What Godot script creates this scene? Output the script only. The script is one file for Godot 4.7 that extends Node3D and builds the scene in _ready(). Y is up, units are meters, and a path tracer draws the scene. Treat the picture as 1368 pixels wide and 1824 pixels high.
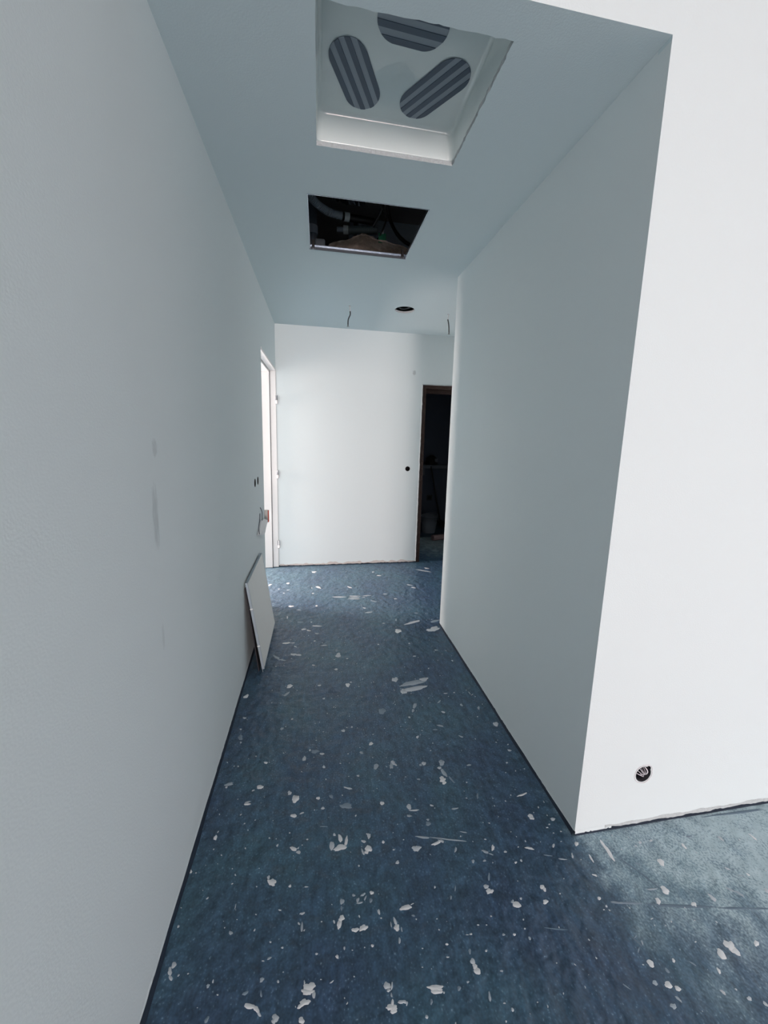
extends Node3D

const W := 1.4217      # corridor width
const H := 2.626       # underside of the corridor ceiling
const TOP := 3.2       # ceiling of the big room
const ZN := -1.0628    # face of the front wall
const ZR := -2.6874    # far end of the right wall
const ZE := -4.1634    # end wall
const ZL := -3.154     # near jamb of the doorway in the left wall
const FRONT := 0.045   # thickness of the front wall board

var rng := RandomNumberGenerator.new()
var wall_m: StandardMaterial3D
var ceil_m: StandardMaterial3D
var dark_m: StandardMaterial3D
var gyps_m: StandardMaterial3D
var floor_node: Node3D
var splat_m: Array = []
var splat_count := 0
var small_splats: SurfaceTool

# ------------------------------------------------------------ helpers
func mat(c: Color, rough := 0.8, metal := 0.0, spec := 0.5) -> StandardMaterial3D:
	var m := StandardMaterial3D.new()
	m.albedo_color = c
	m.roughness = rough
	m.metallic = metal
	m.metallic_specular = spec
	return m

func begin() -> SurfaceTool:
	var st := SurfaceTool.new()
	st.begin(Mesh.PRIMITIVE_TRIANGLES)
	return st

func quad(st: SurfaceTool, a: Vector3, b: Vector3, c: Vector3, d: Vector3) -> void:
	for v in [a, b, c, a, c, d]:
		st.add_vertex(v)

# a, b, c, d go clockwise as seen from outside; the box is p0..p1 with bevelled edges of size r
func box(st: SurfaceTool, p0: Vector3, p1: Vector3, r := 0.0, t := Transform3D()) -> void:
	st.set_smooth_group(-1)
	var c := (p0 + p1) * 0.5
	var h := (p1 - p0) * 0.5
	r = minf(r, minf(h.x, minf(h.y, h.z)) * 0.6)
	var f := func(x: float, y: float, z: float) -> Vector3: return t * (c + Vector3(x, y, z))
	var i := h - Vector3(r, r, r)
	for s in [-1.0, 1.0]:
		face(st, [f.call(s * h.x, -i.y, -i.z), f.call(s * h.x, i.y, -i.z), f.call(s * h.x, i.y, i.z), f.call(s * h.x, -i.y, i.z)], t * c)
		face(st, [f.call(-i.x, s * h.y, -i.z), f.call(i.x, s * h.y, -i.z), f.call(i.x, s * h.y, i.z), f.call(-i.x, s * h.y, i.z)], t * c)
		face(st, [f.call(-i.x, -i.y, s * h.z), f.call(i.x, -i.y, s * h.z), f.call(i.x, i.y, s * h.z), f.call(-i.x, i.y, s * h.z)], t * c)
	if r <= 0.0:
		return
	for s in [-1.0, 1.0]:
		for u in [-1.0, 1.0]:
			face(st, [f.call(s * h.x, u * i.y, -i.z), f.call(s * h.x, u * i.y, i.z), f.call(s * i.x, u * h.y, i.z), f.call(s * i.x, u * h.y, -i.z)], t * c)
			face(st, [f.call(s * h.x, -i.y, u * i.z), f.call(s * h.x, i.y, u * i.z), f.call(s * i.x, i.y, u * h.z), f.call(s * i.x, -i.y, u * h.z)], t * c)
			face(st, [f.call(-i.x, s * h.y, u * i.z), f.call(i.x, s * h.y, u * i.z), f.call(i.x, s * i.y, u * h.z), f.call(-i.x, s * i.y, u * h.z)], t * c)
			for w in [-1.0, 1.0]:
				face(st, [f.call(s * h.x, u * i.y, w * i.z), f.call(s * i.x, u * h.y, w * i.z), f.call(s * i.x, u * i.y, w * h.z)], t * c)

# a flat polygon turned so that it faces away from the point inside
func face(st: SurfaceTool, p: Array, inside: Vector3) -> void:
	var n: Vector3 = (p[1] - p[0]).cross(p[2] - p[0])
	var m: Vector3 = Vector3.ZERO
	for v in p:
		m += v
	if n.dot(m / p.size() - inside) > 0.0:
		p.reverse()
	for k in range(1, p.size() - 1):
		for v in [p[0], p[k], p[k + 1]]:
			st.add_vertex(v)

# a round bar through the points
func tube(st: SurfaceTool, pts: Array, r: float, sides := 10, caps := true) -> void:
	st.set_smooth_group(0)
	var rings := []
	var up := Vector3(0.3, 0.9, 0.2).normalized()
	for k in pts.size():
		var d: Vector3 = (pts[mini(k + 1, pts.size() - 1)] - pts[maxi(k - 1, 0)]).normalized()
		var x := d.cross(up)
		if x.length() < 0.05:
			x = d.cross(Vector3.RIGHT)
		x = x.normalized()
		up = x.cross(d).normalized()
		var ring := []
		for j in sides:
			var a := TAU * j / sides
			ring.append(pts[k] + (x * cos(a) + up * sin(a)) * r)
		rings.append(ring)
	for k in pts.size() - 1:
		for j in sides:
			var q := (j + 1) % sides
			face(st, [rings[k][j], rings[k][q], rings[k + 1][q], rings[k + 1][j]], (pts[k] + pts[k + 1]) * 0.5)
	if caps:
		st.set_smooth_group(-1)
		face(st, rings[0].duplicate(), pts[1])
		face(st, rings[-1].duplicate(), pts[-2])

func smooth_path(ctrl: Array, n := 8) -> Array:
	var c := Curve3D.new()
	c.bake_interval = 0.005
	for k in ctrl.size():
		var d: Vector3 = (ctrl[mini(k + 1, ctrl.size() - 1)] - ctrl[maxi(k - 1, 0)]) / 6.0
		c.add_point(ctrl[k], -d, d)
	var out := []
	var m := (ctrl.size() - 1) * n
	for k in m + 1:
		out.append(c.sample_baked(c.get_baked_length() * k / m, true))
	return out

# lathe round the y axis: profile of (radius, height), placed by t
func lathe(st: SurfaceTool, prof: Array, t: Transform3D, sides := 24) -> void:
	st.set_smooth_group(0)
	for k in prof.size() - 1:
		var mid := t * Vector3(0, (prof[k].y + prof[k + 1].y) * 0.5, 0)
		for j in sides:
			var a := TAU * j / sides
			var b := TAU * (j + 1) / sides
			var p := [t * Vector3(prof[k].x * cos(a), prof[k].y, prof[k].x * sin(a)), t * Vector3(prof[k].x * cos(b), prof[k].y, prof[k].x * sin(b)),
				t * Vector3(prof[k + 1].x * cos(b), prof[k + 1].y, prof[k + 1].x * sin(b)), t * Vector3(prof[k + 1].x * cos(a), prof[k + 1].y, prof[k + 1].x * sin(a))]
			if prof[k].x < 1e-5:
				p.remove_at(1)
			elif prof[k + 1].x < 1e-5:
				p.remove_at(2)
			face(st, p, mid)

func obj(called: String, st: SurfaceTool, m: Material, parent: Node = self) -> MeshInstance3D:
	st.generate_normals()
	var o := MeshInstance3D.new()
	o.name = called
	o.mesh = st.commit()
	o.material_override = m
	parent.add_child(o, true)
	return o

func boxes(called: String, list: Array, m: Material, parent: Node = self, r := 0.0) -> MeshInstance3D:
	var st := begin()
	for b in list:
		box(st, b[0], b[1], r)
	return obj(called, st, m, parent)

func thing(called: String, label: String, category: String, at := Vector3.ZERO, group := "") -> Node3D:
	var o := Node3D.new()
	o.name = called
	add_child(o, true)
	o.position = at
	tag(o, label, category, group)
	return o

func tag(o: Node, label: String, category: String, group := "") -> void:
	o.set_meta("label", label)
	o.set_meta("category", category)
	if group:
		o.set_meta("group", group)

func structure(o: Node, label: String, category: String) -> void:
	o.set_meta("kind", "structure")
	tag(o, label, category)

func csg_box(parent: Node, p0: Vector3, p1: Vector3, cut := false, m: Material = null) -> CSGBox3D:
	var b := CSGBox3D.new()
	b.name = "opening" if cut else "slab"
	b.size = p1 - p0
	b.position = (p0 + p1) * 0.5
	b.operation = CSGShape3D.OPERATION_SUBTRACTION if cut else CSGShape3D.OPERATION_UNION
	b.material = m
	parent.add_child(b, true)
	return b

func csg_hole(parent: Node, at: Vector3, axis: Vector3, r: float, depth: float, m: Material) -> void:
	var c := CSGCylinder3D.new()
	c.name = "hole"
	c.radius = r
	c.height = depth
	c.sides = 40
	c.operation = CSGShape3D.OPERATION_SUBTRACTION
	c.material = m
	c.position = at
	if absf(axis.x) > 0.5:
		c.rotation.z = PI / 2
	elif absf(axis.z) > 0.5:
		c.rotation.x = PI / 2
	parent.add_child(c, true)

func combiner(called: String) -> CSGCombiner3D:
	var c := CSGCombiner3D.new()
	c.name = called
	add_child(c, true)
	return c

func noise(freq: float, seed_: int, oct := 4, kind := FastNoiseLite.TYPE_SIMPLEX_SMOOTH) -> FastNoiseLite:
	var n := FastNoiseLite.new()
	n.noise_type = kind
	n.frequency = freq
	n.seed = seed_
	n.fractal_octaves = oct
	return n

func noise_normal(freq: float, seed_: int, strength: float, size := 512) -> ImageTexture:
	var im := noise(freq, seed_, 3).get_seamless_image(size, size)
	im.convert(Image.FORMAT_RGBA8)
	im.bump_map_to_normal_map(strength)
	return ImageTexture.create_from_image(im)

func triplanar(m: StandardMaterial3D, metres: float) -> void:
	m.uv1_triplanar = true
	m.uv1_world_triplanar = true
	m.uv1_scale = Vector3.ONE / metres

# ------------------------------------------------------------ materials
func make_materials() -> void:
	wall_m = mat(Color(0.848, 0.896, 0.906), 0.9, 0.0, 0.3)
	wall_m.normal_enabled = true
	wall_m.normal_texture = noise_normal(0.13, 3, 2.0)
	wall_m.normal_scale = 0.1
	triplanar(wall_m, 0.5)
	ceil_m = wall_m.duplicate()
	ceil_m.albedo_color = Color(0.79, 0.862, 0.88)
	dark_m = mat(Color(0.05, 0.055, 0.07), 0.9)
	gyps_m = mat(Color(0.74, 0.775, 0.785), 0.95, 0.0, 0.2)
	gyps_m.normal_enabled = true
	gyps_m.normal_texture = noise_normal(0.03, 9, 8.0, 256)
	triplanar(gyps_m, 0.2)
	for k in 5:
		var t := (k + 1) / 5.0
		splat_m.append(mat(FLOOR_C.lerp(Color(0.90, 0.915, 0.92), 0.10 + 0.86 * t), 0.85, 0.0, 0.3))

const FLOOR_C := Color(0.225, 0.335, 0.425)

func floor_material() -> StandardMaterial3D:
	# grey blue sealed screed: mottling, trowel streaks and plaster dust (a lit patch painted in), over 4 m from x = -0.6, z = -4.3
	var n := 2048
	var a := noise(0.004, 11, 5).get_image(n, n).get_data()
	var b := noise(0.22, 12, 3).get_image(n, n).get_data()
	var scratch := noise(0.16, 13, 4, FastNoiseLite.TYPE_VALUE).get_image(n, n / 4)
	scratch.resize(n, n, Image.INTERPOLATE_BILINEAR)
	var c := scratch.get_data()
	var d := noise(0.017, 14, 7).get_image(n, n).get_data()
	var e := noise(0.05, 15, 5, FastNoiseLite.TYPE_PERLIN).get_image(n, n).get_data()
	var out := PackedByteArray()
	out.resize(n * n * 3)
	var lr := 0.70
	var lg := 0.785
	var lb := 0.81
	var r0 := FLOOR_C.r
	var g0 := FLOOR_C.g
	var b0 := FLOOR_C.b
	for y in n:
		var z := -4.3 + 4.0 * y / n
		var far0 := smoothstep(-2.95, -3.5, z)
		var path0 := smoothstep(-0.9, -1.7, z) * 0.16
		for x in n:
			var k := y * n + x
			var wx := -0.6 + 4.0 * x / n
			var dn := (d[k] - 128) / 128.0
			# where plaster dust was trodden: against the front wall of the big room (painted light as well), by the far doorway, a faint path
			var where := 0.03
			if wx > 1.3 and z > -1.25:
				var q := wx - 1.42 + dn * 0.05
				where += smoothstep(-0.05, 0.05, q) * clampf(1.2 - (z + 1.06) / (0.36 + q * 0.7) + dn * 0.28, 0.12, 1.0) * clampf(0.66 + 0.9 * q, 0.0, 1.2)  # brightly lit floor by the front wall, painted into the dust cover
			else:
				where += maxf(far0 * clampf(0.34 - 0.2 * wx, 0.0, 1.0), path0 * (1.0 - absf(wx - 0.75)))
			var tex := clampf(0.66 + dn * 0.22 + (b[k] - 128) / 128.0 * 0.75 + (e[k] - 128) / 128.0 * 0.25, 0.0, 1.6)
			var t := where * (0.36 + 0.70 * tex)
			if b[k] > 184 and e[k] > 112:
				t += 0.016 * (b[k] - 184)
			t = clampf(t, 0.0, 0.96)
			var m := 1.0 + (a[k] - 128) / 128.0 * 0.10 + (c[k] - 128) / 128.0 * 0.16 + (b[k] - 128) / 128.0 * 0.17 + (e[k] - 128) / 128.0 * 0.08
			var hue := (a[k] - 128) / 128.0 * 0.022
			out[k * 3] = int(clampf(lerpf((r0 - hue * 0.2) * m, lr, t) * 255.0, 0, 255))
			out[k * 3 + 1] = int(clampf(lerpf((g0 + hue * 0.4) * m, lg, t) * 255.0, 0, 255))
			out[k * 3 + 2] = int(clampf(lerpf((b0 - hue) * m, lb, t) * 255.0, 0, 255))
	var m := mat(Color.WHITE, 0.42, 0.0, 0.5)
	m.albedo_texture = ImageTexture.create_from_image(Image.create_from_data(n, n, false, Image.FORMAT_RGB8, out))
	m.uv1_scale = Vector3(0.25, 0.25, 0.25)
	m.uv1_offset = Vector3(0.6 / 4.0, 4.3 / 4.0, 0)
	m.normal_enabled = true
	m.normal_texture = noise_normal(0.05, 21, 4.0, 1024)
	m.normal_scale = 0.5
	return m

# ------------------------------------------------------------ plaster splashes on the floor
func blob(st: SurfaceTool, x: float, z: float, a: float, b: float, deg: float) -> void:
	st.set_smooth_group(0)
	var n := 26 if a > 0.008 else 14
	var ph := [rng.randf() * TAU, rng.randf() * TAU, rng.randf() * TAU, rng.randf() * TAU]
	var amp := 0.10 + 0.16 * rng.randf()
	var t := Transform3D(Basis(Vector3.UP, deg_to_rad(-deg)), Vector3(x, 0, z))
	var h := clampf(b * 0.05, 0.0004, 0.0016)
	var rim := []
	var crown := []
	for k in n:
		var u := TAU * k / n
		var r: float = 1.0 + amp * (sin(2 * u + ph[0]) * 0.5 + sin(3 * u + ph[1]) * 0.6 + sin(5 * u + ph[2]) * 0.45 + sin(9 * u + ph[3]) * 0.25)
		var p := Vector3(cos(u) * a * r, 0, sin(u) * b * r)
		rim.append(t * (p + Vector3(0, 0.0001, 0)))
		crown.append(t * (p * 0.9 + Vector3(0, h * (0.8 + 0.4 * rng.randf()), 0)))
	var mid := t * Vector3(0, h * 1.1, 0)
	var low := t.origin + Vector3(0, -1, 0)
	for k in n:
		var q := (k + 1) % n
		face(st, [rim[k], rim[q], crown[q], crown[k]], low)
		face(st, [crown[k], crown[q], mid], low)

func s(x: float, z: float, a: float, b: float, deg: float, tone: float) -> void:
	splat_count += 1
	if splat_count > 290:
		blob(small_splats, x, z, a, b, deg)
		return
	var st := begin()
	blob(st, x, z, a, b, deg)
	obj("plaster_splash", st, splat_m[clampi(int(tone * 5.0), 0, 4)], floor_node)

func mark(x: float, z: float, a: float, b: float, deg: float, m: Material) -> void:
	var st := begin()
	blob(st, x, z, a, b, deg)
	obj("trowel_mark", st, m, floor_node)

# ------------------------------------------------------------ the setting
func build_floor() -> void:
	var st := begin()
	var p0 := Vector3(-3.3, -0.12, -6.4)
	var p1 := Vector3(6.2, 0.0, 8.3)
	st.set_smooth_group(-1)
	for v in [Vector3(p0.x, 0, p0.z), Vector3(p1.x, 0, p0.z), Vector3(p1.x, 0, p1.z), Vector3(p0.x, 0, p0.z), Vector3(p1.x, 0, p1.z), Vector3(p0.x, 0, p1.z)]:
		st.set_uv(Vector2(v.x, v.z))
		st.add_vertex(v)
	st.set_uv(Vector2.ZERO)
	quad(st, Vector3(p0.x, p0.y, p1.z), Vector3(p1.x, p0.y, p1.z), Vector3(p1.x, p0.y, p0.z), p0)
	quad(st, Vector3(p0.x, 0, p1.z), Vector3(p1.x, 0, p1.z), Vector3(p1.x, p0.y, p1.z), Vector3(p0.x, p0.y, p1.z))
	quad(st, Vector3(p1.x, 0, p0.z), Vector3(p0.x, 0, p0.z), p0, Vector3(p1.x, p0.y, p0.z))
	quad(st, Vector3(p0.x, 0, p0.z), Vector3(p0.x, 0, p1.z), Vector3(p0.x, p0.y, p1.z), p0)
	quad(st, Vector3(p1.x, 0, p1.z), Vector3(p1.x, 0, p0.z), Vector3(p1.x, p0.y, p0.z), Vector3(p1.x, p0.y, p1.z))
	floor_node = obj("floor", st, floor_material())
	structure(floor_node, "dark grey blue screed floor spattered with white plaster splashes", "floor")

# a ragged strip of bare gypsum at the foot of a wall, from a to b, out towards n
func ragged_foot(called: String, a: Vector3, b: Vector3, n: Vector3, top: float, m: Material, parent: Node, drop := 0.006, step := 0.012) -> void:
	var st := begin()
	st.set_smooth_group(-1)
	var count := int(a.distance_to(b) / step)
	var nz := noise(0.09, 31 + count, 3)
	var lo := []
	var hi := []
	for k in count + 1:
		var p := a.lerp(b, float(k) / count)
		lo.append(p + Vector3(0, 0.015 - drop * (0.6 + nz.get_noise_1d(k * 1.7)) - rng.randf() * 0.003, 0))
		hi.append(p + Vector3(0, 0.015 + top * clampf(0.55 + 0.9 * nz.get_noise_1d(k + 500.0), 0.05, 1.0) + rng.randf() * 0.002, 0))
	for k in count:
		var inside: Vector3 = lo[k] - n * 0.03 + Vector3(0, 0.01, 0)
		face(st, [lo[k] + n * 0.0015, lo[k + 1] + n * 0.0015, hi[k + 1] + n * 0.0006, hi[k] + n * 0.0006], inside)
		face(st, [lo[k] + n * 0.0015, lo[k + 1] + n * 0.0015, lo[k + 1] - n * 0.012, lo[k] - n * 0.012], inside)
		face(st, [hi[k] + n * 0.0006, hi[k + 1] + n * 0.0006, hi[k + 1] - n * 0.002, hi[k] - n * 0.002], inside)
	obj(called, st, m, parent)

func build_shell() -> void:
	var lift := 0.015
	# left wall, with the doorway near its far end and two round switch box holes
	var l := combiner("wall_left")
	csg_box(l, Vector3(-0.15, lift, ZL), Vector3(0, TOP, 8.2), false, wall_m)
	csg_box(l, Vector3(-0.15, 2.172, ZE - 0.1), Vector3(0, TOP, ZL + 0.05), false, wall_m)
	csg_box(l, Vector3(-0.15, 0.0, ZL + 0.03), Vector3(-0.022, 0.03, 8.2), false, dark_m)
	for z in [-2.735, -2.86]:
		csg_hole(l, Vector3(0, 1.147, z), Vector3.RIGHT, 0.031, 0.10, dark_m)
	structure(l, "long pale painted wall on the left of the corridor", "wall")
	ragged_foot("plaster_edge", Vector3(0.0, 0, -0.2), Vector3(0.0, 0, ZL + 0.005), Vector3.RIGHT, 0.010, wall_m, l)

	# right side of the corridor: the returning wall between the big room and the side passage
	var r := combiner("wall_right")
	csg_box(r, Vector3(W, lift, ZR), Vector3(W + 0.1, TOP, ZN - FRONT), false, wall_m)
	csg_box(r, Vector3(W + 0.1, lift, ZR), Vector3(3.3, TOP, ZR + 0.1), false, wall_m)
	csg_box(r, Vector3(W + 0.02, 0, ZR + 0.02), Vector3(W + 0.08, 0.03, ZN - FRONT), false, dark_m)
	structure(r, "grey shaded side wall on the right of the corridor", "wall")
	ragged_foot("plaster_edge", Vector3(W, 0, ZN - 0.003), Vector3(W, 0, ZR + 0.004), Vector3.LEFT, 0.004, wall_m, r)

	# front wall, that faces the big room, with the corridor opening cut out and a socket hole
	var f := combiner("wall_front")
	csg_box(f, Vector3(-0.15, lift, ZN - FRONT), Vector3(6.0, TOP, ZN), false, wall_m)
	csg_box(f, Vector3(-0.2, -0.1, ZN - 0.2), Vector3(W, H - 0.012, ZN + 0.2), true, wall_m)
	csg_box(f, Vector3(-0.2, H - 0.03, ZN - 0.2), Vector3(W, H, ZN + 0.2), true, ceil_m)
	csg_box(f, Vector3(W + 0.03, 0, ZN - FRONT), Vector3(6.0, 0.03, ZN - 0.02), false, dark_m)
	csg_hole(f, Vector3(1.6935, 0.228, ZN), Vector3.BACK, 0.0325, 0.2, dark_m)
	csg_hole(f, Vector3(1.712, 0.249, ZN), Vector3.BACK, 0.012, 0.2, dark_m)
	structure(f, "brightly lit white wall facing the big room, with the corridor opening", "wall")
	ragged_foot("plaster_edge", Vector3(W + 0.13, 0, ZN), Vector3(3.2, 0, ZN), Vector3.BACK, 0.010, gyps_m, f, 0.008)
	ragged_foot("plaster_edge", Vector3(W + 0.002, 0, ZN), Vector3(W + 0.16, 0, ZN), Vector3.BACK, 0.003, wall_m, f, 0.019, 0.006)

	# end wall with the dark doorway and the small round hole
	var e := combiner("wall_end")
	csg_box(e, Vector3(-0.15, lift, ZE - 0.12), Vector3(3.4, TOP, ZE), false, wall_m)
	csg_box(e, Vector3(1.612, -0.1, ZE - 0.3), Vector3(2.50, 2.088, ZE + 0.3), true, gyps_m)
	csg_hole(e, Vector3(1.469, 1.135, ZE), Vector3.BACK, 0.028, 0.12, dark_m)
	csg_box(e, Vector3(-0.15, 0, ZE - 0.12), Vector3(1.6, 0.03, ZE - 0.02), false, dark_m)
	structure(e, "white end wall of the corridor with a dark doorway", "wall")
	ragged_foot("plaster_edge", Vector3(0.015, 0, ZE), Vector3(1.60, 0, ZE), Vector3.BACK, 0.026, mat(Color(0.77, 0.76, 0.745), 0.95), e)

	# the side passage beyond the right wall
	var s1 := boxes("wall_side", [[Vector3(3.2, 0, ZE), Vector3(3.3, TOP, ZR)]], wall_m)
	structure(s1, "white wall closing the side passage behind the right wall", "wall")

	# corridor ceiling: suspended board with two square cut-outs and a round lamp hole
	var c := combiner("ceiling")
	csg_box(c, Vector3(0, H, ZE), Vector3(W, H + 0.016, ZN - FRONT), false, ceil_m)
	csg_box(c, Vector3(W, H, ZE), Vector3(3.2, H + 0.016, ZR), false, ceil_m)
	var hole := CSGPolygon3D.new()
	hole.name = "opening"
	hole.polygon = ragged_rect(Rect2(0.440, 1.163, 0.560, 0.502), 0.0045)
	hole.depth = 0.2
	hole.rotation.x = -PI / 2
	hole.position.y = H + 0.1
	hole.operation = CSGShape3D.OPERATION_SUBTRACTION
	hole.material = gyps_m
	c.add_child(hole, true)
	csg_box(c, Vector3(0.395, H - 0.1, -2.502), Vector3(0.997, H + 0.1, -1.972), true, gyps_m)
	csg_hole(c, Vector3(1.212, H, -3.44), Vector3.UP, 0.088, 0.2, gyps_m)
	csg_hole(c, Vector3(0.72, H, -3.455), Vector3.UP, 0.008, 0.2, dark_m)
	csg_hole(c, Vector3(1.628, H, -3.46), Vector3.UP, 0.008, 0.2, dark_m)
	structure(c, "pale suspended corridor ceiling with two square openings and a round hole", "ceiling")

	# upper slab over everything, concrete above the void
	var slab := boxes("ceiling", [[Vector3(-3.3, TOP, -6.4), Vector3(6.2, TOP + 0.15, 8.3)]], mat(Color(0.62, 0.62, 0.62), 0.95))
	structure(slab, "upper slab above the ceiling void and the big room", "ceiling")

	# big room behind the camera: window wall and right wall
	var bk := combiner("wall_back")
	csg_box(bk, Vector3(-0.15, 0, 8.0), Vector3(6.0, TOP, 8.2), false, wall_m)
	csg_box(bk, Vector3(WIN0.x, WIN0.y, 7.5), Vector3(WIN1.x, WIN1.y, 8.5), true, wall_m)
	structure(bk, "wall of the big room with the tall window", "wall")
	var rr := combiner("wall_room")
	csg_box(rr, Vector3(4.2, 0, ZN), Vector3(4.35, TOP, 8.0), false, wall_m)
	csg_box(rr, Vector3(3.9, ADDED_RWIN0.y, ADDED_RWIN0.x), Vector3(4.6, ADDED_RWIN1.y, ADDED_RWIN1.x), true, wall_m)  # opening for the added side window
	structure(rr, "right hand wall of the big room", "wall")
	window("window_1", WIN0, WIN1, 8.1)

	# room to the left of the doorway
	var lr := combiner("wall_left_room")
	csg_box(lr, Vector3(-3.1, 0, -5.5), Vector3(-0.15, TOP, -5.35), false, wall_m)
	csg_box(lr, Vector3(-3.1, 0, -1.6), Vector3(-0.15, TOP, -1.45), false, wall_m)
	csg_box(lr, Vector3(-3.2, 0, -5.5), Vector3(-3.05, TOP, -1.45), false, wall_m)
	csg_box(lr, Vector3(-0.15, 0, -5.5), Vector3(0.0, TOP, ZE - 0.1), false, wall_m)
	csg_box(lr, Vector3(-3.5, LWIN0.y, LWIN0.x), Vector3(-2.9, LWIN1.y, LWIN1.x), true, wall_m)
	structure(lr, "walls of the bright room beyond the doorway in the left wall", "wall")

	# dark room beyond the end wall
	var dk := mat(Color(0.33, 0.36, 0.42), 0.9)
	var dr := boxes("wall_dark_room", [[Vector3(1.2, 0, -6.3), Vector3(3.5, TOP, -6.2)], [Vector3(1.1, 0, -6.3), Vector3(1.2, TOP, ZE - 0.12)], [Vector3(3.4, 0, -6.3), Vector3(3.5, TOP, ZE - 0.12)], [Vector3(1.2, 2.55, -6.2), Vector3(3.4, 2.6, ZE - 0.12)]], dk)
	structure(dr, "walls of the unlit room beyond the dark doorway", "wall")

func ragged_rect(r: Rect2, amp: float) -> PackedVector2Array:
	var out := PackedVector2Array()
	var c := [r.position, Vector2(r.end.x, r.position.y), r.end, Vector2(r.position.x, r.end.y)]
	for k in 4:
		var a: Vector2 = c[k]
		var b: Vector2 = c[(k + 1) % 4]
		var n := (b - a).orthogonal().normalized()
		var rough := amp if k < 2 else amp * 0.25
		for j in 40:
			out.append(a.lerp(b, j / 40.0) + n * rough * (rng.randf() - 0.5) * (0.0 if j == 0 else 1.0))
	return out

func window(called: String, p0: Vector3, p1: Vector3, z: float) -> void:
	var o := Node3D.new()
	o.name = called
	add_child(o, true)
	structure(o, "tall window of the big room behind the viewer", "window")
	var white := mat(Color(0.9, 0.9, 0.9), 0.4)
	var b := 0.06
	boxes("window_frame", [[Vector3(p0.x, p0.y, z - 0.03), Vector3(p0.x + b, p1.y, z + 0.03)], [Vector3(p1.x - b, p0.y, z - 0.03), Vector3(p1.x, p1.y, z + 0.03)],
		[Vector3(p0.x + b, p0.y, z - 0.03), Vector3(p1.x - b, p0.y + b, z + 0.03)], [Vector3(p0.x + b, p1.y - b, z - 0.03), Vector3(p1.x - b, p1.y, z + 0.03)]], white, o, 0.006)
	var glass := mat(Color(1, 1, 1, 0.06), 0.02)
	glass.transparency = BaseMaterial3D.TRANSPARENCY_ALPHA
	boxes("pane", [[Vector3(p0.x + b, p0.y + b, z - 0.004), Vector3(p1.x - b, p1.y - b, z + 0.004)]], glass, o)

# dark strip between screed and wall
func build_edge_strips() -> void:
	var base := mat(Color(0.13, 0.18, 0.24), 0.7, 0.0, 0.4)
	var k := 1
	for seg in [[Vector3(0.002, 0, -0.2), Vector3(0.002, 0, ZL), Vector3.RIGHT, 0.011, "left"], [Vector3(W - 0.002, 0, ZN), Vector3(W - 0.002, 0, ZR), Vector3.LEFT, 0.010, "right"], [Vector3(W, 0, ZN + 0.001), Vector3(3.4, 0, ZN + 0.001), Vector3.BACK, 0.005, "front"], [Vector3(0.0, 0, ZE + 0.001), Vector3(1.61, 0, ZE + 0.001), Vector3.BACK, 0.005, "end"]]:
		var st := begin()
		st.set_smooth_group(0)
		var a: Vector3 = seg[0]
		var b: Vector3 = seg[1]
		var n: Vector3 = seg[2]
		var count := int(a.distance_to(b) / 0.03)
		var nz := noise(0.07, 50 + k, 3)
		var rows := []
		for i in count + 1:
			var p := a.lerp(b, float(i) / count)
			var d: float = seg[3] * (0.85 + 0.5 * nz.get_noise_1d(i))
			var h: float = (0.010 if k < 3 else 0.004) + (0.006 if k < 3 else 0.003) * nz.get_noise_1d(i + 300.0)
			rows.append([p - n * 0.012 + Vector3(0, 0.0135, 0), p + Vector3(0, h, 0), p + n * d * 0.6 + Vector3(0, h * 0.55, 0), p + n * d + Vector3(0, 0.0003, 0)])
		for i in count:
			for j in 3:
				face(st, [rows[i][j], rows[i + 1][j], rows[i + 1][j + 1], rows[i][j + 1]], rows[i][0] + Vector3(0, -0.3, 0) - n * 0.1)
		var o := obj("trim_%d" % k, st, base)
		structure(o, "dark edge strip along the foot of the %s wall" % seg[4], "edge strip")
		k += 1

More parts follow.
